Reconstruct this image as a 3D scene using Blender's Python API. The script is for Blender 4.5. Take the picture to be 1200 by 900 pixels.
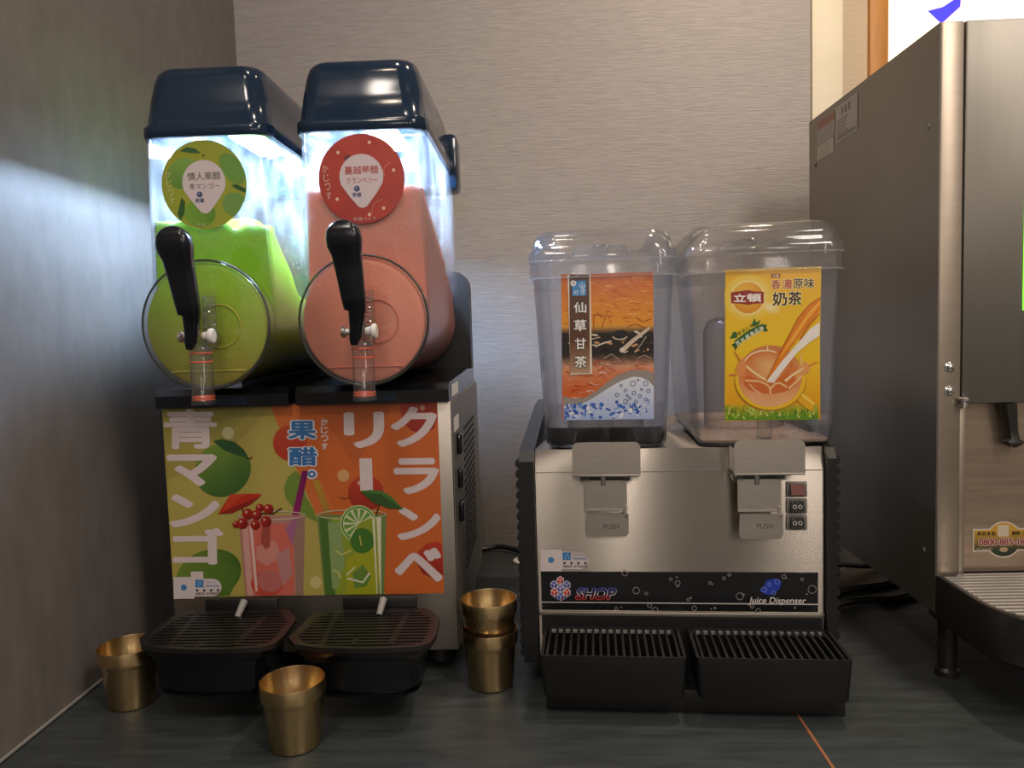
import bpy, bmesh, math, random
import numpy as np
from mathutils import Vector, Matrix
from mathutils.geometry import tessellate_polygon
from mathutils import noise as mnoise

for o in list(bpy.data.objects):
    bpy.data.objects.remove(o)
S = bpy.context.scene
COL = S.collection
PI = math.pi

# ------------------------------------------------------------------ camera
cam_data = bpy.data.cameras.new('camera')
cam = bpy.data.objects.new('camera', cam_data)
COL.objects.link(cam)
cam_data.sensor_width = 36.0
cam_data.lens = 27.0
cam_data.clip_start = 0.02
Yc = Vector((32, 65, -900)).normalized()          # the room's depth, height and width axes seen from the camera
Zc = Vector((-375, 12646, 900)); Zc = (Zc - Yc * Zc.dot(Yc)).normalized()
Xc = Yc.cross(Zc)
M4 = Matrix((Xc, Yc, Zc)).to_4x4()
M4.translation = (0, 0, 0.5)
cam.matrix_world = M4
S.camera = cam

# ------------------------------------------------------------------ world, lights, exposure
w = bpy.data.worlds.new('room_light'); S.world = w
w.use_nodes = True
w.node_tree.nodes['Background'].inputs[0].default_value = (1.0, 0.86, 0.74, 1)
w.node_tree.nodes['Background'].inputs[1].default_value = 0.17


def area(name, loc, target, sx, sy, power, color, spread=PI):
    l = bpy.data.lights.new(name, 'AREA'); l.shape = 'RECTANGLE'
    l.size = sx; l.size_y = sy; l.energy = power; l.color = color; l.spread = spread
    o = bpy.data.objects.new(name, l); COL.objects.link(o)
    o.location = loc
    o.rotation_euler = (Vector(target) - Vector(loc)).to_track_quat('-Z', 'Y').to_euler()
    return o


def spot(name, loc, target, power, color, size=0.04, angle=90, blend=0.6):
    l = bpy.data.lights.new(name, 'SPOT'); l.energy = power; l.color = color
    l.shadow_soft_size = size; l.spot_size = math.radians(angle); l.spot_blend = blend
    o = bpy.data.objects.new(name, l); COL.objects.link(o)
    o.location = loc
    o.rotation_euler = (Vector(target) - Vector(loc)).to_track_quat('-Z', 'Y').to_euler()
    return o


WARM = (1.0, 0.88, 0.78)
for lx, ly, lz, lw_, lh_, pw in ((1.15, -0.5, 2.1, 0.50, 0.4, 15.0), (-0.45, -0.5, 2.1, 0.20, 0.3, 6.5), (0.035, -1.6, 1.05, 0.06, 0.6, 2.4),
                                 (0.80, -1.6, 1.05, 0.22, 0.6, 2.8), (-0.33, -1.6, 1.05, 0.10, 0.6, 1.2), (1.45, -0.95, 1.55, 0.3, 0.6, 5.0)):
    area('key_and_streak_light', (lx, ly, lz), (0.05, 1.2, 0.35), lw_, lh_, pw, WARM)  # overhead key and fill; low narrow ones added to streak the steel panel
spot('ceiling_downlight', (0.62, 1.1, 2.3), (0.80, 1.6, 0.7), 60.0, (1.0, 0.80, 0.55), 0.05, 100, 0.9)
spot('ceiling_downlight', (-0.15, 0.75, 2.3), (-0.05, 1.2, 0.2), 11.0, (1.0, 0.84, 0.68), 0.05, 95, 0.9)
spot('ceiling_downlight', (-0.35, 0.1, 2.2), (-0.66, 0.45, 0.3), 7.0, (1.0, 0.80, 0.62), 0.05, 100, 0.9)
S.view_settings.view_transform = 'Standard'
S.view_settings.look = 'None'
S.view_settings.exposure = 0.45
S.view_settings.gamma = 1.0
S.cycles.use_denoising = True
S.cycles.max_bounces = 14
S.cycles.transparent_max_bounces = 40
S.cycles.sample_clamp_indirect = 4.0
S.cycles.caustics_reflective = False
S.cycles.caustics_refractive = False


# ------------------------------------------------------------------ materials
def lin(c):
    r = []
    for v in c[:3]:
        v = max(0.0, min(1.0, v / 255.0))
        r.append(v / 12.92 if v <= 0.04045 else ((v + 0.055) / 1.055) ** 2.4)
    return r + [1.0]


def nt(name):
    m = bpy.data.materials.new(name); m.use_nodes = True
    t = m.node_tree
    for n in list(t.nodes):
        t.nodes.remove(n)
    out = t.nodes.new('ShaderNodeOutputMaterial')
    return m, t, out


def noise(t, scale, sx=(1, 1, 1), detail=3.0, rough=0.55, kind='Object'):
    tc = t.nodes.new('ShaderNodeTexCoord')
    mp = t.nodes.new('ShaderNodeMapping')
    mp.inputs['Scale'].default_value = sx
    n = t.nodes.new('ShaderNodeTexNoise')
    n.inputs['Scale'].default_value = scale
    n.inputs['Detail'].default_value = detail
    n.inputs['Roughness'].default_value = rough
    t.links.new(tc.outputs[kind], mp.inputs[0]); t.links.new(mp.outputs[0], n.inputs['Vector'])
    return n.outputs['Fac']


def ramp(t, fac, stops):
    r = t.nodes.new('ShaderNodeValToRGB')
    e = r.color_ramp.elements
    while len(e) < len(stops):
        e.new(0.5)
    for k, (p, c) in enumerate(stops):
        e[k].position = p
        e[k].color = c if len(c) == 4 else tuple(c) + (1,)
    t.links.new(fac, r.inputs[0])
    return r.outputs[0]


def pbr(name, color, rough=0.5, metal=0.0, var=None, bump=None, spec=0.5, coat=0.0, aniso=0.0,
        rvar=None, sss=0.0, sss_scale=0.02, emit=None):
    """var = (scale, stretch, amount) colour mottling; bump = (scale, stretch, strength); rvar likewise for roughness."""
    m, t, out = nt(name)
    b = t.nodes.new('ShaderNodeBsdfPrincipled')
    t.links.new(b.outputs[0], out.inputs[0])
    b.inputs['Base Color'].default_value = lin(color)
    b.inputs['Roughness'].default_value = rough
    b.inputs['Metallic'].default_value = metal
    b.inputs['Specular IOR Level'].default_value = spec
    b.inputs['Coat Weight'].default_value = coat
    if sss:
        b.inputs['Subsurface Weight'].default_value = sss
        b.inputs['Subsurface Scale'].default_value = sss_scale
        c = lin(color); b.inputs['Subsurface Radius'].default_value = (0.4 + c[0], 0.4 + c[1], 0.4 + c[2])
    if aniso:
        b.inputs['Anisotropic'].default_value = aniso
        b.inputs['Anisotropic Rotation'].default_value = 0.25
        tg = t.nodes.new('ShaderNodeTangent'); tg.direction_type = 'RADIAL'; tg.axis = 'Z'
        t.links.new(tg.outputs[0], b.inputs['Tangent'])
    if var:
        f = noise(t, var[0], var[1])
        c = lin(color)
        lo = [max(0, v * (1 - var[2])) for v in c[:3]]; hi = [min(1, v * (1 + var[2])) for v in c[:3]]
        t.links.new(ramp(t, f, [(0.3, lo), (0.7, hi)]), b.inputs['Base Color'])
    if rvar:
        f = noise(t, rvar[0], rvar[1])
        mr = t.nodes.new('ShaderNodeMapRange')
        mr.inputs['From Min'].default_value = 0.3; mr.inputs['From Max'].default_value = 0.7
        mr.inputs['To Min'].default_value = rough - rvar[2]; mr.inputs['To Max'].default_value = rough + rvar[2]
        t.links.new(f, mr.inputs[0]); t.links.new(mr.outputs[0], b.inputs['Roughness'])
    if bump:
        f = noise(t, bump[0], bump[1], 4.0)
        bn = t.nodes.new('ShaderNodeBump'); bn.inputs['Strength'].default_value = bump[2]
        bn.inputs['Distance'].default_value = 0.002
        t.links.new(f, bn.inputs['Height']); t.links.new(bn.outputs[0], b.inputs['Normal'])
    if emit:
        b.inputs['Emission Color'].default_value = lin(emit[0])
        b.inputs['Emission Strength'].default_value = emit[1]
    return m


def clear(name, tint=(245, 247, 250), gloss=0.05, frost=0.0, frost_scale=60.0, frost_stretch=(1, 1, 1), cover=(0.45, 0.75), above=None, edge=0.55, thick=0.72, face=0.05):
    """Thin clear plastic: see-through, mirror gloss by angle, and a part of condensation that scatters light."""
    m, t, out = nt(name)
    tr = t.nodes.new('ShaderNodeBsdfTransparent'); tr.inputs[0].default_value = lin(tint)
    gl = t.nodes.new('ShaderNodeBsdfGlossy'); gl.inputs['Roughness'].default_value = gloss
    lw = t.nodes.new('ShaderNodeLayerWeight'); lw.inputs['Blend'].default_value = 0.5
    pw = t.nodes.new('ShaderNodeMath'); pw.operation = 'POWER'; pw.inputs[1].default_value = 3.4
    sc = t.nodes.new('ShaderNodeMath'); sc.operation = 'MULTIPLY_ADD'; sc.inputs[1].default_value = edge; sc.inputs[2].default_value = face
    t.links.new(lw.outputs['Facing'], pw.inputs[0]); t.links.new(pw.outputs[0], sc.inputs[0])
    f = noise(t, 40, (1, 1, 1))
    bn = t.nodes.new('ShaderNodeBump'); bn.inputs['Strength'].default_value = 0.08; bn.inputs['Distance'].default_value = 0.002
    t.links.new(f, bn.inputs['Height'])
    t.links.new(bn.outputs[0], gl.inputs['Normal']); t.links.new(bn.outputs[0], lw.inputs['Normal'])
    p2 = t.nodes.new('ShaderNodeMath'); p2.operation = 'POWER'; p2.inputs[1].default_value = 2.2
    t.links.new(lw.outputs['Facing'], p2.inputs[0])
    ct = lin(tint)
    t.links.new(ramp(t, p2.outputs[0], [(0.0, ct), (1.0, [v * thick for v in ct[:3]])]), tr.inputs[0])
    mx = t.nodes.new('ShaderNodeMixShader')
    t.links.new(sc.outputs[0], mx.inputs[0]); t.links.new(tr.outputs[0], mx.inputs[1]); t.links.new(gl.outputs[0], mx.inputs[2])
    last = mx.outputs[0]
    if frost:
        tl = t.nodes.new('ShaderNodeBsdfTranslucent'); tl.inputs[0].default_value = (0.9, 0.92, 0.95, 1)
        df = t.nodes.new('ShaderNodeBsdfDiffuse'); df.inputs[0].default_value = (0.85, 0.87, 0.9, 1)
        ms = t.nodes.new('ShaderNodeMixShader'); ms.inputs[0].default_value = 0.4
        t.links.new(tl.outputs[0], ms.inputs[1]); t.links.new(df.outputs[0], ms.inputs[2])
        fn = noise(t, frost_scale, frost_stretch, 5.0, 0.65)
        mr = t.nodes.new('ShaderNodeMapRange')
        mr.inputs['From Min'].default_value = cover[0]; mr.inputs['From Max'].default_value = cover[1]
        mr.inputs['To Min'].default_value = frost * 0.15; mr.inputs['To Max'].default_value = frost
        t.links.new(fn, mr.inputs[0])
        fac = mr.outputs[0]
        if above:                                   # condensation gathers above the filling
            tc = t.nodes.new('ShaderNodeTexCoord'); sp = t.nodes.new('ShaderNodeSeparateXYZ')
            t.links.new(tc.outputs['Object'], sp.inputs[0])
            m3 = t.nodes.new('ShaderNodeMapRange'); m3.interpolation_type = 'SMOOTHSTEP'
            m3.inputs['From Min'].default_value = above[0]; m3.inputs['From Max'].default_value = above[1]
            m3.inputs['To Min'].default_value = above[2]; m3.inputs['To Max'].default_value = 1.0
            t.links.new(sp.outputs['Z'], m3.inputs[0])
            ml = t.nodes.new('ShaderNodeMath'); ml.operation = 'MULTIPLY'
            t.links.new(fac, ml.inputs[0]); t.links.new(m3.outputs[0], ml.inputs[1]); fac = ml.outputs[0]
        m2 = t.nodes.new('ShaderNodeMixShader')
        t.links.new(fac, m2.inputs[0]); t.links.new(last, m2.inputs[1]); t.links.new(ms.outputs[0], m2.inputs[2])
        last = m2.outputs[0]
    t.links.new(last, out.inputs[0])
    return m


def slush_mat(name, low, high, scale, bump):
    """icy drink: low colour towards the drum blends into high colour above"""
    m, t, out = nt(name)
    b = t.nodes.new('ShaderNodeBsdfPrincipled')
    t.links.new(b.outputs[0], out.inputs[0])
    b.inputs['Roughness'].default_value = 0.4
    b.inputs['Subsurface Weight'].default_value = 0.15
    b.inputs['Subsurface Scale'].default_value = 0.02
    b.inputs['Subsurface Radius'].default_value = (1.0, 1.0, 0.6)
    tc = t.nodes.new('ShaderNodeTexCoord'); sp = t.nodes.new('ShaderNodeSeparateXYZ')
    t.links.new(tc.outputs['Object'], sp.inputs[0])
    f = noise(t, scale, (1, 1, 0.6), 4.0)
    ad = t.nodes.new('ShaderNodeMath'); ad.operation = 'MULTIPLY_ADD'
    ad.inputs[1].default_value = 0.06
    t.links.new(f, ad.inputs[0]); t.links.new(sp.outputs['Z'], ad.inputs[2])
    mr = t.nodes.new('ShaderNodeMapRange')
    mr.inputs['From Min'].default_value = 0.48; mr.inputs['From Max'].default_value = 0.64
    t.links.new(ad.outputs[0], mr.inputs[0])
    t.links.new(ramp(t, mr.outputs[0], [(0.0, lin(low)), (1.0, lin(high))]), b.inputs['Base Color'])
    fb = noise(t, 200, (1, 1, 1), 4.0)
    bn = t.nodes.new('ShaderNodeBump'); bn.inputs['Strength'].default_value = bump; bn.inputs['Distance'].default_value = 0.002
    t.links.new(fb, bn.inputs['Height']); t.links.new(bn.outputs[0], b.inputs['Normal'])
    return m


def emission(name, color, strength):
    m, t, out = nt(name)
    e = t.nodes.new('ShaderNodeEmission'); e.inputs[0].default_value = lin(color); e.inputs[1].default_value = strength
    t.links.new(e.outputs[0], out.inputs[0])
    return m


def print_mat(name, rough=0.35, emit=0.0, ink=0.70):
    m, t, out = nt(name)
    b = t.nodes.new('ShaderNodeBsdfPrincipled')
    at = t.nodes.new('ShaderNodeAttribute'); at.attribute_name = 'Col'
    hs = t.nodes.new('ShaderNodeMixRGB'); hs.blend_type = 'MULTIPLY'; hs.inputs[0].default_value = 1.0
    hs.inputs[2].default_value = (ink, ink, ink, 1)
    t.links.new(at.outputs['Color'], hs.inputs[1]); t.links.new(hs.outputs[0], b.inputs['Base Color'])
    b.inputs['Roughness'].default_value = rough
    if emit:
        t.links.new(at.outputs['Color'], b.inputs['Emission Color'])
        b.inputs['Emission Strength'].default_value = emit
    t.links.new(b.outputs[0], out.inputs[0])
    return m


MAT = dict(
    wall_back=pbr('back_wall_laminate', (150, 143, 141), 0.42, var=(9, (3, 1, 26), 0.10), bump=(14, (2.2, 1, 34), 0.35)),
    wall_left=pbr('left_wall_bronze_laminate', (124, 117, 112), 0.52, 0.15, var=(30, (1, 1.2, 0.5), 0.10), bump=(160, (1, 1, 0.3), 0.12)),
    wall_pale=pbr('pale_lit_trim_board', (222, 212, 190), 0.5, var=(6, (1, 1, 3), 0.03)),  # stronger light on this board is also put into its pale colour
    wall_far=pbr('far_wall_laminate', (190, 172, 150), 0.5, var=(9, (2, 1, 20), 0.05)),
    groove=pbr('groove_shadow_gap', (120, 106, 90), 0.7),
    wood=pbr('amber_wood_trim', (182, 126, 60), 0.45, var=(20, (3, 3, 0.4), 0.10)),
    counter=pbr('dark_slate_counter', (54, 59, 60), 0.40, var=(18, (0.6, 3.5, 1), 0.28), rvar=(30, (0.5, 4, 1), 0.07), bump=(70, (0.4, 2.5, 1), 0.15)),
    seam=pbr('copper_seam_filler', (150, 96, 62), 0.5),
    steel=pbr('brushed_steel', (176, 168, 158), 0.27, 1.0, var=(14, (0.3, 1, 60), 0.05), aniso=1.0),
    steel_dull=pbr('satin_steel', (186, 178, 168), 0.42, 1.0, var=(30, (1, 1, 20), 0.06)),
    steel_side=pbr('side_steel', (150, 144, 134), 0.5, 0.9, var=(6, (1, 1, 1), 0.06)),
    cab_side=pbr('cabinet_side_steel', (150, 142, 128), 0.42, 0.85, var=(4, (1, 1, 1), 0.06)),
    cab_post=pbr('cabinet_post_steel', (166, 153, 138), 0.42, 0.8, var=(40, (1, 1, 3), 0.04)),
    cab_door=pbr('cabinet_door_steel', (116, 112, 104), 0.4, 0.7, var=(5, (6, 1, 0.3), 0.10)),
    cab_plate=pbr('cabinet_plate_steel', (184, 164, 144), 0.36, 0.9, var=(12, (0.6, 1, 10), 0.12)),
    cab_black=pbr('cabinet_black_enamel', (36, 34, 31), 0.35),
    grille=pbr('bright_grille_steel', (225, 222, 218), 0.3, 0.7),
    chrome=pbr('chrome', (215, 212, 208), 0.12, 1.0),
    brass=pbr('brushed_brass', (206, 178, 130), 0.27, 1.0, var=(60, (1, 1, 0.15), 0.10), rvar=(40, (1, 1, 0.3), 0.05), aniso=0.5),
    black=pbr('black_plastic', (20, 20, 21), 0.42, bump=(220, (1, 1, 1), 0.05)),
    black_gloss=pbr('gloss_black_plastic', (14, 16, 19), 0.14),
    navy=pbr('blue_sheen_black_plastic', (20, 38, 58), 0.13, spec=0.4),  # bluish reflection on the black lids is put into the base colour
    handle=pbr('handle_black_plastic', (13, 17, 24), 0.22),
    grate_brown=pbr('worn_black_grate', (26, 23, 22), 0.34, var=(40, (1, 1, 1), 0.3)),
    rubber=pbr('black_rubber', (18, 18, 18), 0.6),
    cable=pbr('cable_black', (16, 16, 17), 0.38),
    white=pbr('white_plastic', (225, 220, 212), 0.45),
    grey=pbr('pale_grey_plastic', (140, 138, 134), 0.45),
    oring=pbr('orange_o_ring', (214, 92, 60), 0.4),
    red=pbr('red_rocker', (120, 36, 28), 0.3),
    green_slush=slush_mat('green_slush', (158, 150, 46), (140, 202, 16), 60, 0.3),
    pink_slush=slush_mat('pink_slush', (226, 142, 120), (222, 136, 112), 90, 0.3),
    grass_jelly=pbr('black_jelly_tea', (16, 13, 11), 0.12),
    milk_tea=pbr('milk_tea', (186, 160, 140), 0.2),
    lens=clear('clear_rubber', (244, 244, 242), 0.04, edge=0.35, face=0.012),
    tank_frost=clear('misted_clear_plastic', (251, 253, 255), 0.06, 0.20, 30, (1, 1, 0.45), (0.45, 0.70), (0.58, 0.70, 0.08), 0.16, 0.85),
    drum_clear=clear('clear_drum_plastic', (253, 253, 252), 0.05, 0.03, 50, (1, 1, 0.3), edge=0.2, thick=0.8),
    tank_clear=clear('clear_polycarbonate', (251, 250, 250), 0.05, 0.11, 22, (1, 1, 0.25), (0.45, 0.8), edge=0.8),
    lid_clear=clear('clear_lid_plastic', (251, 250, 250), 0.08, 0.10, 18, (1, 1, 1), (0.4, 0.8), edge=0.8),
    spout=clear('clear_spout_plastic', (247, 246, 244), 0.06, 0.16, 40, (1, 1, 0.3), edge=0.7, thick=0.45),
    drop=clear('water_drop', (240, 242, 245), 0.05, 0.35, 30, (1, 1, 1), edge=0.7, thick=0.45),
    dome_clear=clear('smoked_inner_dome', (240, 236, 233), 0.08, 0.06, 20, (1, 1, 0.3), edge=0.35, thick=0.16),
    pale_green=pbr('agitator_green', (176, 172, 70), 0.3), pale_pink=pbr('agitator_pink', (206, 120, 104), 0.3),
    lip_clear=clear('whitish_edge_glint', (250, 248, 248), 0.08, 0.20, 12, (1, 1, 1), (0.2, 0.6), edge=0.7),
    rim=pbr('dark_gasket', (46, 50, 44), 0.35),
    led=emission('led_strip_white', (190, 219, 255), 210.0),
    screen=emission('green_screen', (120, 225, 60), 1.6),
    print=print_mat('printed_ink', 0.38),
    print_gloss=print_mat('printed_gloss_film', 0.22, ink=0.82),
    sign=print_mat('backlit_sign', 0.4, 0.85),
)


# ------------------------------------------------------------------ mesh helpers
class MB:
    def __init__(self):
        self.v = []; self.f = []

    def add(self, vs, fs):
        n = len(self.v)
        self.v += [tuple(p) for p in vs]
        self.f += [tuple(i + n for i in f) for f in fs]
        return self

    def loft(self, rings, cap0=True, cap1=True):
        n = len(rings[0]); vs = [p for r in rings for p in r]; fs = []
        for k in range(len(rings) - 1):
            a, b = k * n, (k + 1) * n
            for i in range(n):
                j = (i + 1) % n
                fs.append((a + i, a + j, b + j, b + i))
        if cap0:
            fs.append(tuple(range(n))[::-1])
        if cap1:
            b = (len(rings) - 1) * n
            fs.append(tuple(b + i for i in range(n)))
        return self.add(vs, fs)

    def box(self, x0, x1, y0, y1, z0, z1, bev=0.0):
        bm = bmesh.new()
        bmesh.ops.create_cube(bm, size=1)
        for v in bm.verts:
            v.co = Vector((x0 if v.co.x < 0 else x1, y0 if v.co.y < 0 else y1, z0 if v.co.z < 0 else z1))
        if bev:
            bmesh.ops.bevel(bm, geom=bm.edges[:], offset=bev, segments=2, affect='EDGES', profile=0.5)
        bm.verts.index_update()
        self.add([v.co[:] for v in bm.verts], [[v.index for v in f.verts] for f in bm.faces])
        bm.free()
        return self

    def lathe(self, prof, c=(0, 0, 0), n=40, cap0=True, cap1=True):
        rings = [[(c[0] + r * math.cos(2 * PI * i / n), c[1] + r * math.sin(2 * PI * i / n), c[2] + z) for i in range(n)] for r, z in prof]
        return self.loft(rings, cap0, cap1)

    def cyl(self, p, q, r, r2=None, n=20):
        p, q = Vector(p), Vector(q); r2 = r if r2 is None else r2
        d = (q - p).normalized()
        u = d.orthogonal().normalized(); v = d.cross(u)
        ring = lambda c, s: [tuple(c + s * (math.cos(2 * PI * i / n) * u + math.sin(2 * PI * i / n) * v)) for i in range(n)]
        return self.loft([ring(p, r), ring(q, r2)])

    def rev(self, p, d, prof, n=32, caps=True):
        """lathe about axis d from p: prof = (radius, distance)"""
        p = Vector(p); d = Vector(d).normalized()
        u = d.orthogonal().normalized(); v = d.cross(u)
        return self.loft([[tuple(p + d * s + r * (math.cos(2 * PI * i / n) * u + math.sin(2 * PI * i / n) * v)) for i in range(n)] for r, s in prof], caps, caps)

    def torus(self, c, axis, R, r, n=48, k=8):
        c = Vector(c); d = Vector(axis).normalized(); u = d.orthogonal().normalized(); v = d.cross(u)
        vs, fs = [], []
        for i in range(n):
            a = 2 * PI * i / n; e = math.cos(a) * u + math.sin(a) * v
            for j in range(k):
                b = 2 * PI * j / k
                vs.append(tuple(c + e * (R + r * math.cos(b)) + d * r * math.sin(b)))
        for i in range(n):
            for j in range(k):
                fs.append((i * k + j, ((i + 1) % n) * k + j, ((i + 1) % n) * k + (j + 1) % k, i * k + (j + 1) % k))
        return self.add(vs, fs)

    def tube(self, pts, r, n=10, sub=6):
        P = [Vector(p) for p in pts]
        Q = []
        for i in range(len(P) - 1):
            p0 = P[max(i - 1, 0)]; p1 = P[i]; p2 = P[i + 1]; p3 = P[min(i + 2, len(P) - 1)]
            for k in range(sub):
                s = k / sub
                Q.append(0.5 * ((2 * p1) + (p2 - p0) * s + (2 * p0 - 5 * p1 + 4 * p2 - p3) * s * s + (3 * p1 - p0 - 3 * p2 + p3) * s ** 3))
        Q.append(P[-1])
        rings = []
        u = None
        for i, q in enumerate(Q):
            d = (Q[min(i + 1, len(Q) - 1)] - Q[max(i - 1, 0)]).normalized()
            u = d.orthogonal().normalized() if u is None else (u - d * u.dot(d)).normalized()
            v = d.cross(u)
            rings.append([tuple(q + r * (math.cos(2 * PI * a / n) * u + math.sin(2 * PI * a / n) * v)) for a in range(n)])
        return self.loft(rings)

    def prism(self, poly, a0, a1, axis='x'):
        """extrude a closed 2D polygon: axis x -> poly is (y,z); y -> (x,z); z -> (x,y)"""
        mk = {'x': lambda p, a: (a, p[0], p[1]), 'y': lambda p, a: (p[0], a, p[1]), 'z': lambda p, a: (p[0], p[1], a)}[axis]
        n = len(poly)
        vs = [mk(p, a0) for p in poly] + [mk(p, a1) for p in poly]
        fs = [(i, (i + 1) % n, n + (i + 1) % n, n + i) for i in range(n)]
        tri = tessellate_polygon([[Vector((p[0], p[1], 0)) for p in poly]])
        fs += [tuple(t) for t in tri] + [tuple(n + i for i in t[::-1]) for t in tri]
        return self.add(vs, fs)

    def build(self, name, mat, parent=None, smooth=35, offset=None, label=None):
        me = bpy.data.meshes.new(name)
        v = self.v
        if offset is not None:
            v = [(p[0] - offset[0], p[1] - offset[1], p[2] - offset[2]) for p in v]
        me.from_pydata(v, [], self.f)
        bm = bmesh.new(); bm.from_mesh(me)
        bmesh.ops.recalc_face_normals(bm, faces=bm.faces[:])
        bm.to_mesh(me); bm.free()
        if smooth:
            me.polygons.foreach_set('use_smooth', [True] * len(me.polygons))
            me.set_sharp_from_angle(angle=math.radians(smooth))
        me.materials.append(MAT[mat] if isinstance(mat, str) else mat)
        o = bpy.data.objects.new(name, me); COL.objects.link(o)
        if parent:
            o.parent = parent
        if label:
            o['label'] = label
        return o


def rrect(hx, hy, r, n=5, cx=0.0, cy=0.0):
    pts = []
    for k, (sx, sy) in enumerate(((1, 1), (-1, 1), (-1, -1), (1, -1))):
        for i in range(n + 1):
            a = PI / 2 * (k + i / n)
            pts.append((cx + sx * (hx - r) + r * math.cos(a), cy + sy * (hy - r) + r * math.sin(a)))
    return pts


def at_z(pts, z):
    return [(p[0], p[1], z) for p in pts]


def empty(name, loc, rz, label, cat, group=None):
    o = bpy.data.objects.new(name, None); COL.objects.link(o)
    o.empty_display_size = 0.05
    o.location = loc; o.rotation_euler = (0, 0, rz)
    o['label'] = label; o['category'] = cat
    if group:
        o['group'] = group
    return o


def tag(o, label, cat, group=None):
    o['label'] = label; o['category'] = cat
    if group:
        o['group'] = group
    return o


def struct(o):
    o['kind'] = 'structure'
    return o


# ------------------------------------------------------------------ flat printed artwork, drawn in design units of a sheet
_glyph = {}


def glyph(body, offset):
    key = (body, round(offset, 4))
    if key not in _glyph:
        c = bpy.data.curves.new('lettering', 'FONT'); c.body = body; c.size = 1.0; c.offset = offset
        o = bpy.data.objects.new('lettering', c); COL.objects.link(o)
        bpy.context.view_layer.update()
        dg = bpy.context.evaluated_depsgraph_get()
        me = bpy.data.meshes.new_from_object(o.evaluated_get(dg))
        _glyph[key] = (np.array([v.co[:2] for v in me.vertices]).reshape(-1, 2), [tuple(p.vertices) for p in me.polygons])
        bpy.data.objects.remove(o); bpy.data.curves.remove(c); bpy.data.meshes.remove(me)
    return _glyph[key]


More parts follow.
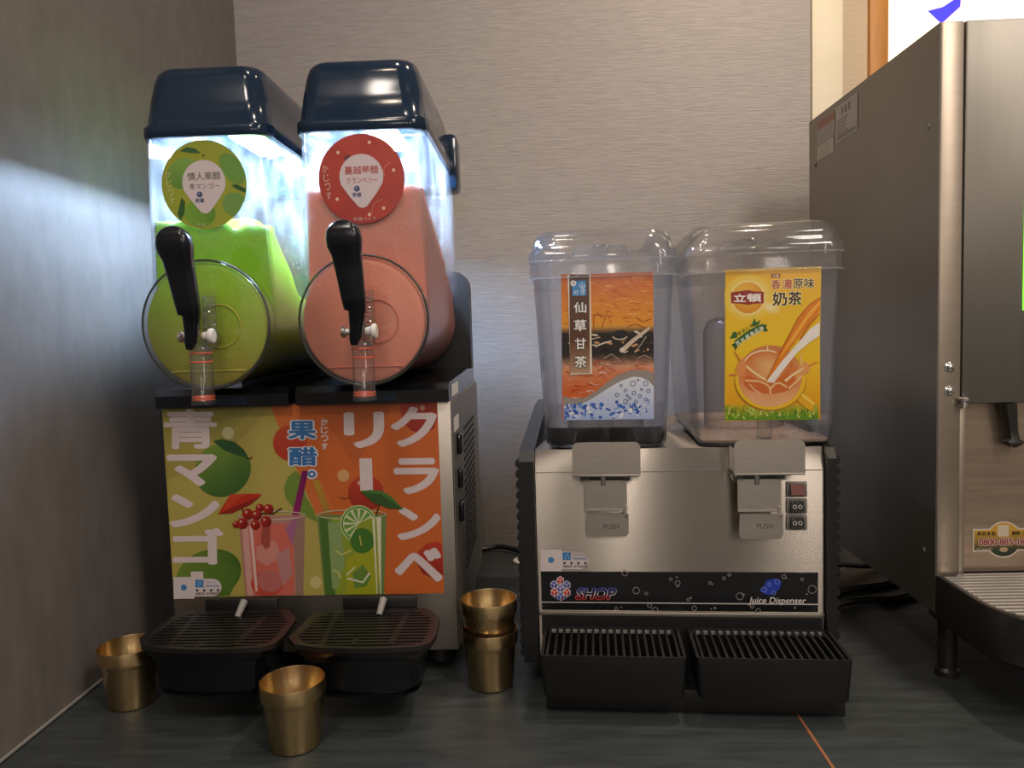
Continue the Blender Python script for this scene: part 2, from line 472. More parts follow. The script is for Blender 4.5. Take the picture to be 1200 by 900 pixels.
class Art:
    """quad: four design-space corners TL TR BR BL; rect: their places (u,v) on the sheet."""
    EPS = 2.5e-5

    def __init__(self, quad, rect):
        A, B = [], []
        for (x, y), (u, v) in zip(quad, rect):
            A.append([x, y, 1, 0, 0, 0, -u * x, -u * y]); B.append(u)
            A.append([0, 0, 0, x, y, 1, -v * x, -v * y]); B.append(v)
        h = np.linalg.solve(np.array(A), np.array(B))
        self.H = np.append(h, 1).reshape(3, 3)
        self.v = []; self.f = []; self.c = []; self.n = 0
        self.clip = None; self.disc = None

    def put(self, pts, faces, color):
        pts = np.asarray(pts, float)
        if self.clip is not None:
            x0, y0, x1, y1 = self.clip
            pts = np.clip(pts, (x0, y0), (x1, y1))
        if self.disc:
            cx, cy, rr = self.disc
            d_ = pts - np.array([cx, cy]); l_ = np.maximum(np.hypot(d_[:, 0], d_[:, 1]), 1e-6)
            pts = np.array([cx, cy]) + d_ * np.minimum(1.0, rr / l_)[:, None]
        cols = [lin(color(x, y) if callable(color) else color) for x, y in pts] if callable(color) else [lin(color)] * len(pts)
        q = np.c_[pts, np.ones(len(pts))] @ self.H.T
        q = q[:, :2] / q[:, 2:3]
        b = len(self.v)
        d = self.n * self.EPS
        self.v += [(u, v, d) for u, v in q]
        self.f += [tuple(i + b for i in f) for f in faces]
        self.c += cols
        self.n += 1

    def poly(self, pts, color):
        tri = tessellate_polygon([[Vector((p[0], p[1], 0)) for p in pts]])
        self.put(pts, [tuple(t) for t in tri], color)

    def grid(self, x0, y0, x1, y1, color, nx=12, ny=12):
        pts = [(x0 + (x1 - x0) * i / nx, y0 + (y1 - y0) * j / ny) for j in range(ny + 1) for i in range(nx + 1)]
        fs = [(j * (nx + 1) + i, j * (nx + 1) + i + 1, (j + 1) * (nx + 1) + i + 1, (j + 1) * (nx + 1) + i) for j in range(ny) for i in range(nx)]
        self.put(pts, fs, color)

    def ell(self, cx, cy, rx, ry, color, rot=0.0, a0=0.0, a1=360.0, n=28):
        full = abs(a1 - a0) >= 359.9
        pts = [] if full else [(cx, cy)]
        for i in range(n + (0 if full else 1)):
            a = math.radians(a0 + (a1 - a0) * i / n)
            x, y = rx * math.cos(a), ry * math.sin(a); r = math.radians(rot)
            pts.append((cx + x * math.cos(r) - y * math.sin(r), cy + x * math.sin(r) + y * math.cos(r)))
        if full:
            pts = [(cx, cy)] + pts
            self.put(pts, [(0, i, i % n + 1) for i in range(1, n + 1)], color)
        else:
            self.put(pts, [(0, i, i + 1) for i in range(1, n + 1)], color)

    def ring(self, cx, cy, r, wd, color, n=20, ry=None):
        ry = r if ry is None else ry
        pts = [(cx + s * math.cos(2 * PI * i / n), cy + t_ * math.sin(2 * PI * i / n)) for i in range(n) for s, t_ in ((r, ry), (r - wd, ry - wd))]
        self.put(pts, [(2 * i, 2 * ((i + 1) % n), 2 * ((i + 1) % n) + 1, 2 * i + 1) for i in range(n)], color)

    def stroke(self, pts, wd, color, w1=None):
        w1 = wd if w1 is None else w1
        L_, n = [], len(pts)
        for i, p in enumerate(pts):
            a = pts[max(i - 1, 0)]; b = pts[min(i + 1, n - 1)]
            dx, dy = b[0] - a[0], b[1] - a[1]; l = math.hypot(dx, dy) or 1
            h = (wd + (w1 - wd) * i / max(n - 1, 1)) / 2
            L_ += [(p[0] - dy / l * h, p[1] + dx / l * h), (p[0] + dy / l * h, p[1] - dx / l * h)]
        self.put(L_, [(2 * i, 2 * i + 2, 2 * i + 3, 2 * i + 1) for i in range(n - 1)], color)

    def text(self, body, box, color, bold=0.0, outline=None, shear=0.0, rot=0.0):
        """fit the lettering into box (x0, y0, x1, y1), y down; outline = list of (extra, colour) drawn first"""
        v, f = glyph(body, 0.0)
        lo, hi = v.min(0) - bold, v.max(0) + bold
        x0, y0, x1, y1 = box
        sx, sy = (x1 - x0) / (hi[0] - lo[0]), (y1 - y0) / (hi[1] - lo[1])
        for extra, col in list(outline or []) + [(0.0, color)]:
            r = bold + extra
            n = 0 if r < 0.004 else (8 if r < 0.05 else 14)
            shifts = [(0.0, 0.0)] + [(r * math.cos(2 * PI * k / n), r * math.sin(2 * PI * k / n)) for k in range(n)]
            for k, (dx, dy) in enumerate(shifts):
                p = np.c_[x0 + (v[:, 0] + dx - lo[0]) * sx, y1 - (v[:, 1] + dy - lo[1]) * sy]
                p[:, 0] += (y1 - p[:, 1]) * shear
                if rot:
                    c = np.array([(x0 + x1) / 2, (y0 + y1) / 2]); a = math.radians(rot)
                    p = (p - c) @ np.array([[math.cos(a), math.sin(a)], [-math.sin(a), math.cos(a)]]) + c
                self.put(p, f, col)
                if k < n:
                    self.n -= 0.92

    def build(self, name, mat, parent, frame, offset=None, label=None):
        """frame = (origin, U, V, N) in the parent's space"""
        O, U, V, N = [Vector(a) for a in frame]
        me = bpy.data.meshes.new(name)
        k = min(1.0, 0.0014 / (max(self.n, 1) * self.EPS))          # the whole print stays about a millimetre thick
        vs = [tuple(O + U * a + V * b + N * d * k) for a, b, d in self.v]
        if offset is not None:
            vs = [(p[0] - offset[0], p[1] - offset[1], p[2] - offset[2]) for p in vs]
        me.from_pydata(vs, [], self.f)
        ca = me.color_attributes.new('Col', 'FLOAT_COLOR', 'POINT')
        ca.data.foreach_set('color', np.array(self.c, dtype=np.float32).ravel())
        me.update()
        me.materials.append(MAT[mat])
        o = bpy.data.objects.new(name, me); COL.objects.link(o)
        if parent:
            o.parent = parent
        if label:
            o['label'] = label
        return o


def mixc(a, b, t):
    t = max(0.0, min(1.0, t))
    return tuple(a[i] + (b[i] - a[i]) * t for i in range(3))


def arc_pts(cx, cy, rx, ry, a0, a1, n=12):
    return [(cx + rx * math.cos(math.radians(a0 + (a1 - a0) * i / n)), cy + ry * math.sin(math.radians(a0 + (a1 - a0) * i / n))) for i in range(n + 1)]


FRONT = ((0, 0, 0), (1, 0, 0), (0, 0, 1), (0, -1, 0))


def front(y):
    return ((0, y, 0), (1, 0, 0), (0, 0, 1), (0, -1, 0))


# ================================================================== the setting
struct(MB().box(-0.72, 1.9, -0.6, 1.77, -0.04, 0.0).build('counter_slab', 'counter', smooth=0)).name = 'trim_1'
struct(MB().box(0.3135, 0.317, 0.55, 1.0, -0.001, 0.0006).build('trim_2', 'seam', smooth=0))
struct(MB().box(-0.72, -0.66, -0.6, 1.80, -0.04, 2.6).build('wall_left', 'wall_left', smooth=0))
wall_back = struct(MB().box(-0.66, 0.606, 1.742, 1.80, -0.04, 2.6).build('wall_back', 'wall_back', smooth=0))
struct(MB().box(0.606, 0.6095, 1.746, 1.80, -0.04, 2.6).build('trim_3', 'groove', smooth=0))
struct(MB().box(0.6095, 0.676, 1.742, 1.80, -0.04, 2.6, 0.002).build('trim_4', 'wall_pale'))
struct(MB().box(0.60, 0.878, 2.10, 2.16, -0.04, 2.6).build('wall_far', 'wall_far', smooth=0))
struct(MB().box(0.878, 0.926, 2.085, 2.16, -0.04, 2.6, 0.003).build('trim_5', 'wood'))
struct(MB().box(0.676, 1.9, 1.77, 2.2, -0.06, -0.005).build('trim_6', 'wall_far', smooth=0))
struct(MB().tube([(-0.658, -0.5, 0.003), (-0.658, 0.4, 0.003), (-0.658, 1.74, 0.003)], 0.0022, 6, 2).build('baseboard_left', 'grey'))

# backlit sign behind the cabinet
sg = empty('backlit_sign', (1.28, 2.12, 0.75), 0, 'bright cream backlit sign with a blue swoosh, behind the tall steel cabinet', 'sign')
off = (1.28, 2.12, 0.75)
MB().box(0.926, 1.66, 2.10, 2.16, 0.75, 1.75).build('sign_case', 'wood', sg, 0, off)
a = Art([(0, 0), (100, 0), (100, 100), (0, 100)], [(0.930, 1.745), (1.655, 1.745), (1.655, 0.755), (0.930, 0.755)])
a.grid(0, 0, 100, 100, lambda x, y: mixc((255, 242, 205), (255, 250, 232), x / 20), 10, 4)
sx_ = lambda X: (X - 0.93) / 0.725 * 100
sz_ = lambda Z: (1.745 - Z) / 0.99 * 100
a.poly([(sx_(1.028), sz_(1.296)), (sx_(1.07), sz_(1.305)), (sx_(1.122), sz_(1.336)), (sx_(1.124), sz_(1.30)), (sx_(1.068), sz_(1.254))], (235, 200, 250))
a.poly([(sx_(1.031), sz_(1.2936)), (sx_(1.07), sz_(1.302)), (sx_(1.116), sz_(1.33)), (sx_(1.114), sz_(1.301)), (sx_(1.0666), sz_(1.2598))], (62, 58, 235))
a.build('sign_face', 'sign', sg, front(2.099), off)

# ================================================================== slush machine
SM = (-0.345, 1.10, 0.0)
sm = empty('slush_machine', SM, 0, 'twin slush machine with blue-tinged black lids, lit clear tanks and a fruit poster', 'slush machine')
SC = (-0.4525, -0.2365)                      # tank centres


def sbuild(mb, name, mat, parent=sm, **k):
    return mb.build(name, mat, parent, offset=SM, **k)


base = sbuild(MB().box(-0.556, -0.131, 1.10, 1.55, 0.03, 0.400, 0.002), 'base_cabinet', 'steel_dull')
sbuild(MB().box(-0.1308, -0.1300, 1.106, 1.548, 0.034, 0.398), 'side_panel', 'steel_side', base, smooth=0)
v = MB()
for r in range(19):                          # louvre slots in the right side
    z = 0.338 - r * 0.0125
    for c in range(5):
        y = 1.262 + c * 0.040 - r * 0.0012
        v.box(-0.1300, -0.1292, y, y + 0.030, z - 0.0035, z + 0.0022)
o = sbuild(v, 'louvre_slots', 'rubber', base, smooth=0); o['kind'] = 'stuff'
for z0, z1 in ((0.313, 0.345), (0.261, 0.291), (0.209, 0.239)):
    s = sbuild(MB().box(-0.1305, -0.1225, 1.150, 1.180, z0, z1, 0.003), 'rocker_switch', 'black_gloss', base)
sbuild(MB().box(-0.1302, -0.1298, 1.112, 1.20, 0.4045, 0.422), 'paper_tag', 'white', base, smooth=0, label='small white paper tag')
sbuild(MB().box(-0.1302, -0.1297, 1.125, 1.19, 0.350, 0.372), 'paper_tag', 'white', base, smooth=0)
for x in (-0.52, -0.165):
    for y in (1.14, 1.50):
        sbuild(MB().lathe([(0.016, 0), (0.020, 0.004), (0.016, 0.031)], (x, y, 0)), 'foot', 'rubber', sm)

# poster print on the front
P = Art([(192.4, 475.4), (514.6, 469.6), (519.2, 697.1), (203, 698.3)], [(-0.5545, 0.4005), (-0.1500, 0.4005), (-0.1500, 0.1165), (-0.5545, 0.1165)])
Q = [(192.4, 475.4), (514.6, 469.6), (519.2, 697.1), (203, 698.3)]


def pquad(s, t_):
    a_ = [Q[0][i] + (Q[1][i] - Q[0][i]) * s for i in (0, 1)]
    b_ = [Q[3][i] + (Q[2][i] - Q[3][i]) * s for i in (0, 1)]
    return (a_[0] + (b_[0] - a_[0]) * t_, a_[1] + (b_[1] - a_[1]) * t_)


OL, OL2, ORG, ORG2 = (184, 168, 84), (196, 180, 92), (222, 112, 50), (206, 104, 50)
WT = (240, 222, 222)
P.poly(Q, OL2)
P.poly([pquad(0, 0), pquad(0.40, 0), (262, 536), (196, 560)], OL)
P.poly([(192.4, 475.4), (300, 473.4), (258, 520), (236, 500)], (166, 158, 78))
P.poly([(318, 473.2), (514.6, 469.6), (519.2, 697.1), (451, 697.4), (371, 605)], ORG)
P.poly([(372, 472.2), (466, 470.5), (417, 547)], ORG2)
P.poly([(318, 473.2), (345, 472.7), (392, 600), (371, 605)], (228, 122, 58))
P.clip = (150, 460, 560, 697.2)
# mangoes
P.ell(262, 549, 34, 31, lambda x, y: mixc((128, 160, 62), (70, 112, 48), (y - 520) / 55 + (x - 262) / 120), -35)
P.poly([(251, 515), (262, 512.5), (276, 516), (287, 525), (291, 534), (279, 532), (264, 526)], (52, 92, 48))
P.stroke([(288, 535), (293, 536.5), (297, 534.5)], 2.0, (70, 58, 34))
P.ell(244, 672, 39, 29, lambda x, y: mixc((122, 152, 58), (76, 112, 40), (x - 215) / 70), -20)
P.poly([(205, 685), (225, 655), (270, 660), (281, 668), (268, 697.5), (204, 697.8)], lambda x, y: mixc((120, 150, 56), (86, 124, 44), (x - 210) / 70))
P.poly([(333, 570), (338, 558), (347, 551), (353, 556), (358, 580), (368, 598), (372, 612), (360, 606), (346, 597), (335, 583)], (124, 152, 62))
# cranberries in the background
RD = (196, 60, 38)
P.ell(341, 518, 20, 21, lambda x, y: mixc((206, 84, 52), RD, (y - 500) / 40))
P.ell(429, 578, 21, 21, lambda x, y: mixc((208, 74, 46), (164, 44, 34), (y - 558) / 42))
P.ell(422, 566, 2.5, 2.5, (240, 190, 160))
P.stroke([(398, 583), (405, 585), (411, 582)], 1.6, (130, 70, 40))
P.poly([(472, 470.6), (512, 469.8), (515, 490), (510, 503), (498, 508), (484, 505), (475, 495), (471, 483)], lambda x, y: mixc((206, 74, 44), (160, 44, 34), (y - 470) / 40))
P.ell(497, 478, 3, 3, (240, 180, 150))
P.poly([(487, 660), (490, 647), (500, 638), (512, 636), (517.6, 640), (518.4, 676), (506, 679), (494, 674)], lambda x, y: mixc((206, 66, 42), (160, 40, 32), (y - 640) / 40))
for x, y, c in ((269, 505.5, (214, 206, 150)), (403, 557, (232, 178, 120)), (368.5, 682.5, (226, 210, 140))):
    P.ell(x, y, 7, 7.2, c)
# big white lettering
P.text('青', (194, 477, 256, 524), WT, 0.028)
P.text('マ', (197, 530, 256, 568), WT, 0.04)
P.text('ン', (199, 577, 258, 616), WT, 0.04)
P.text('ゴ', (202, 617, 262, 660), WT, 0.035)
P.poly([(223, 668), (237.5, 668), (238.5, 698), (225, 698)], WT)
P.text('ク', (459, 476, 514.4, 524), WT, 0.035)
P.text('ラ', (462, 537, 515.6, 580), WT, 0.04)
P.text('ン', (465, 595, 516.6, 634), WT, 0.04)
P.text('ベ', (461, 643, 518, 684), WT, 0.04)
P.text('リ', (404, 482, 452, 525), WT, 0.04)
P.poly([(422, 537), (436.8, 537), (437.4, 574.5), (422.6, 575)], WT)
# title
for ch, bx in (('果', (339, 492, 372, 514)), ('醋', (339.5, 523, 372.5, 545))):
    P.text(ch, bx, (60, 124, 188), 0.035, [(0.055, (240, 240, 246)), (0.045, (240, 240, 246))])
P.ell(366, 555, 6.8, 6, (240, 240, 246)); P.ell(366, 555, 4.6, 4, (60, 124, 188)); P.ell(366, 555, 2.2, 1.8, (240, 240, 246))
for k, ch in enumerate('かじつす'):
    P.text(ch, (377.4, 489.5 + k * 9.6, 386, 497.5 + k * 9.6), WT, 0.03)
# straws
P.poly([(341.5, 606), (350, 606), (362, 551), (355, 551)], lambda x, y: mixc((168, 28, 116), (122, 26, 90), (x - 345) / 12))
P.poly([(380.6, 604), (388.7, 604), (374.5, 562), (367, 562)], lambda x, y: mixc((214, 166, 62), (176, 126, 52), (x - 372) / 12))
# glass with the pink drink
P.poly([(279.5, 603), (357.5, 603), (354, 697.8), (287, 698.1)], (196, 140, 128))
P.poly([(283, 613), (344, 613), (344, 697.8), (290, 698)], (226, 116, 98))
P.poly([(283, 604), (290, 604), (296, 698), (289, 698)], (232, 176, 164))
P.poly([(343, 604), (357, 604), (354, 697.8), (346, 697.8)], (168, 132, 116))
P.ell(312, 683, 19, 15, (216, 82, 62)); P.ell(315, 680, 15, 13, (206, 120, 112), 20)
P.poly([(300, 640), (322, 632), (330, 652), (312, 662), (300, 655)], (228, 150, 138))
P.poly([(308, 612), (317, 612), (316, 640), (310, 643), (305, 632)], (178, 84, 72))
P.poly([(322, 650), (338, 640), (342, 672), (330, 686)], (204, 142, 140))
P.poly([(334, 618), (345, 606), (349, 606), (342, 640)], (180, 110, 150))
P.poly([(292, 615), (296, 615), (301, 692), (298, 692)], (244, 206, 196))
P.ring(318.5, 603, 39.5, 1.5, (216, 196, 170), 32, 5.5)
# glass with the green drink
P.poly([(371.5, 603), (453, 603), (448.5, 697.4), (379, 697.8)], (120, 146, 80))
P.poly([(388, 606), (446, 606), (442, 697.4), (392, 697.6)], (154, 172, 54))
P.poly([(374, 606), (384, 606), (391, 697.6), (380, 697.7)], (84, 122, 52))
P.poly([(384, 612), (399, 612), (403, 660), (394, 690), (388, 690)], (150, 178, 110))
P.poly([(405, 655), (436, 640), (446, 660), (440, 697.4), (404, 697.6)], (176, 180, 40))
P.poly([(412, 672), (424, 662), (434, 676), (428, 688), (414, 690)], (112, 150, 60))
P.ell(424, 634, 14, 15, (74, 128, 44)); P.stroke([(421, 628), (423, 640)], 1.4, (206, 196, 90))
P.stroke([(392, 645), (400, 650), (411, 645)], 2.0, (216, 210, 110)); P.stroke([(389, 668), (396, 671), (398, 678)], 2.0, (216, 210, 110))
P.stroke([(406, 678), (424, 683), (432, 672)], 2.2, (234, 238, 214)); P.stroke([(405, 674), (415, 665)], 1.6, (230, 236, 200))
P.poly([(436, 606), (439, 606), (441, 697.4), (440, 697.4)], (240, 238, 200)); P.poly([(441, 606), (446.5, 606), (445, 697.4), (444, 697.4)], (240, 238, 200))
P.ring(412, 603, 41, 1.5, (206, 200, 160), 32, 6)
# lime slice
P.ell(420, 614, 21.5, 22, (206, 222, 150), 0, 120, 335)
P.ell(420, 614, 20, 20.5, (92, 150, 52), 0, 122, 333)
P.ell(420, 614, 18.2, 18.6, (226, 232, 186), 0, 122, 333)
for k in range(7):
    a0 = 124 + k * 30
    c_ = math.radians(a0 + 13)
    P.ell(420 + 2.2 * math.cos(c_), 614 + 2.2 * math.sin(c_), 15, 15.4, (112, 168, 64), 0, a0 + 3, a0 + 24, 6)
# paper umbrellas
P.stroke([(283.5, 592), (287, 604)], 1.3, (40, 30, 24))
P.poly([(256, 600.5), (271, 577.5), (306, 577), (306.5, 579.5), (294, 588), (272, 598)], (212, 58, 34))
P.poly([(256, 600.5), (306.5, 579.5), (294, 590), (272, 600)], (162, 40, 30))
P.poly([(271, 577.5), (290, 577.2), (262, 597.5)], (224, 78, 46))
P.stroke([(448, 582), (441, 603.5)], 1.4, (36, 40, 26))
P.poly([(423, 576), (434, 574), (448, 575.5), (460, 583), (473, 597.5), (455, 596), (436, 588)], (84, 132, 58))
P.poly([(423, 576), (448, 580), (473, 597.5), (455, 596), (436, 588)], (58, 100, 46))
for e in ((436, 588), (446, 592), (456, 596)):
    P.stroke([(446, 579.5), e], 0.8, (44, 76, 36))
# currants
P.stroke([(300, 600), (320, 601), (330.5, 594.5)], 1.6, (60, 44, 30))
for x, y, r in ((305, 594, 5), (315, 595.5, 6), (291, 601, 6.6), (301, 602.5, 6.2), (277, 613, 4.2), (284.5, 612, 6.6), (299.5, 614, 5.6), (312, 610, 6.4)):
    P.ell(x, y, r, r, lambda X, Y, x=x, y=y, r=r: mixc((190, 44, 26), (120, 20, 16), (X - x + Y - y) / (2 * r) + 0.3), n=16)
    P.ell(x - r * 0.3, y - r * 0.35, r * 0.24, r * 0.24, (236, 190, 170), n=8)
poster = P.build('poster', 'print', base, front(1.0994), SM)


def qr_sticker(A, x0, y0, x1, y1):
    """white service sticker: square (its code left out) joined to a pill with a blue square, dots and a phone number"""
    s = (y1 - y0) / 26.0
    h = y1 - y0
    W_, K_, B_ = (238, 226, 226), (52, 44, 44), (54, 134, 206)
    px = x1 - (h - 5 * s) / 2
    A.poly([(x0 + 23 * s, y0 + 2.4 * s), (px, y0 + 2.4 * s)] + arc_pts(px, y0 + 13 * s, (h - 5 * s) / 2, (h - 5 * s) / 2, -90, 90, 10) + [(x0 + 23 * s, y0 + 23.4 * s)], W_)
    A.poly([(x0, y0), (x0 + 24.5 * s, y0), (x0 + 24.5 * s, y1), (x0, y1)], W_)
    A.ell(x0 + 12.2 * s, y0 + 12.6 * s, 3.6 * s, 3.6 * s, (70, 140, 206), n=12)
    A.poly([(x0 + 26 * s, y0 + 3.6 * s), (x0 + 35.5 * s, y0 + 3.6 * s), (x0 + 35.5 * s, y0 + 12.6 * s), (x0 + 26 * s, y0 + 12.6 * s)], B_)
    A.stroke([(x0 + 29 * s, y0 + 11.5 * s), (x0 + 30 * s, y0 + 6 * s), (x0 + 32 * s, y0 + 5.4 * s), (x0 + 33.5 * s, y0 + 11 * s)], 1.1 * s, (170, 206, 236))
    for k in range(4):
        A.ell(x0 + (28 + k * 8.2) * s, y0 + 16.3 * s, 1.6 * s, 1.6 * s, K_, n=8)
    A.text('0800 070099', (x0 + 26 * s, y0 + 18.6 * s, x0 + 55 * s, y0 + 21.6 * s), (110, 96, 96), 0.02)
    A.stroke([(x0 + 38 * s, y0 + 11 * s), (x0 + 54 * s, y0 + 11 * s)], 1.4 * s, (150, 166, 200))
    A.stroke([(x0 + 38 * s, y0 + 6.5 * s), (x0 + 50 * s, y0 + 6.5 * s)], 0.8 * s, (196, 190, 206))


T = Art(Q, [(-0.5545, 0.4005), (-0.1500, 0.4005), (-0.1500, 0.1165), (-0.5545, 0.1165)])
qr_sticker(T, 203.6, 673.6, 259.5, 699.2)
T.build('service_sticker', 'print', base, front(1.0970), SM, label='white pill shaped service sticker at the lower left of the poster')

# black decks under the drums
for cx, x0, x1 in ((SC[0], -0.556, -0.362), (SC[1], -0.352, -0.131)):
    prof = [(1.084, 0.4005), (1.084, 0.418), (1.092, 0.427), (1.50, 0.434), (1.50, 0.4005)]
    d = sbuild(MB().prism(prof, x0, x1, 'x'), 'drip_deck', 'black_gloss')
    sbuild(MB().box(cx - 0.03, cx + 0.03, 1.0835, 1.0845, 0.404, 0.414), 'lip_plate', 'navy', d, smooth=0)


def u_section(r, zc, hw, zt, n=24):
    pts = [(hw, zt)]
    for i in range(n + 1):
        a_ = -PI * i / n
        pts.append((r * math.cos(a_), zc + r * math.sin(a_)))
    return pts + [(-hw, zt)]


ZC, RD_ = 0.518, 0.0865
random.seed(4)


def tank(cx):
    m = MB()
    rings = []
    for y, s in ((1.062, 0.90), (1.068, 0.97), (1.076, 1.0), (1.41, 1.0)):
        o_ = u_section(RD_, ZC, 0.0855 * s, 0.785); i_ = u_section(RD_ - 0.003, ZC, 0.0855 * s - 0.003, 0.785)
        # narrow the straight part only, so the drum stays round
        rings.append([(cx + (x if z <= ZC + 0.001 else x), y, z) for x, z in o_] + [(cx + x, y, z) for x, z in i_[::-1]])
    m.loft(rings)
    m.prism([(cx + x, z) for x, z in u_section(RD_ - 0.0005, ZC, 0.0765, 0.785)], 1.0615, 1.0640, 'y')
    m.prism([(cx + x, z) for x, z in u_section(RD_ - 0.003, ZC, 0.0815, 0.785)], 1.404, 1.408, 'y')
    t_ = sbuild(m, 'tank', 'tank_frost')
    d = MB()
    d.rev((cx, 1.033, ZC), (0, 1, 0), [(RD_ - 0.003, 0), (RD_, 0), (RD_, 0.031), (RD_ - 0.003, 0.031), (RD_ - 0.003, 0.0001)], 56, False)
    d.rev((cx, 1.026, ZC), (0, 1, 0), [(0.0858, 0), (0.0872, 0.002), (0.0872, 0.0065)], 56)
    sbuild(d, 'drum_cover', 'drum_clear', t_)
    g = MB().torus((cx, 1.0315, ZC), (0, 1, 0), 0.0876, 0.0016, 64, 8)
    sbuild(g, 'drum_gasket', 'rim', t_)
    return t_


def slush(cx, hfun, mat, name, label, hub=None):
    top_n, arc_n = 26, 36
    r = RD_ - 0.0032
    rings = []
    ys = [1.0665, 1.069] + [1.069 + (1.400 - 1.069) * i / 26 for i in range(1, 27)]
    for y in ys:
        ring = []
        hw = (0.0765 if y < 1.068 else 0.0805)
        for i in range(arc_n + 1):
            a_ = -PI * i / arc_n
            ring.append((cx + r * math.cos(a_), y, ZC + r * math.sin(a_)))
        for i in range(top_n + 1):
            x = -hw + 2 * hw * i / top_n
            ring.append((cx + x, y, hfun(x, y)))
        rings.append(ring)
    m = MB().loft(rings)
    m.rev((cx, 1.0335, ZC), (0, 1, 0), [(r - 0.006, 0), (r, 0.003), (r, 0.036)], 56)
    o_ = m.build(name, mat, None, 40)
    tag(o_, label, 'slush')
    return o_


def lump(x, y, k, amp):
    return amp * (mnoise.noise((x * k, y * k, 1.7)) + 0.5 * mnoise.noise((x * k * 2.3, y * k * 2.3, 5.1)))


def h_green(x, y):
    d = max(0.0, y - 1.068)
    b = 0.662 - 0.16 * max(0.0, x - 0.02) - 0.012 * math.exp(-((x - 0.034) / 0.012) ** 2) * (d < 0.02)
    b -= (0.45 * d + 2.6 * d * d) if x > -0.02 else -min(0.035, 0.16 * d)
    return max(0.556, b) + lump(x, y, 45, 0.006)


def h_pink(x, y):
    return 0.700 - (y - 1.07) * 0.37 - (0.012 if y > 1.3 else 0) + lump(x, y, 50, 0.003)


tanks = [tank(c) for c in SC]
gs = slush(SC[0], h_green, 'green_slush', 'green_slush', 'bright green slush mounded in the left lit tank')
ps = slush(SC[1], h_pink, 'pink_slush', 'pink_slush', 'salmon pink slush in the right lit tank')

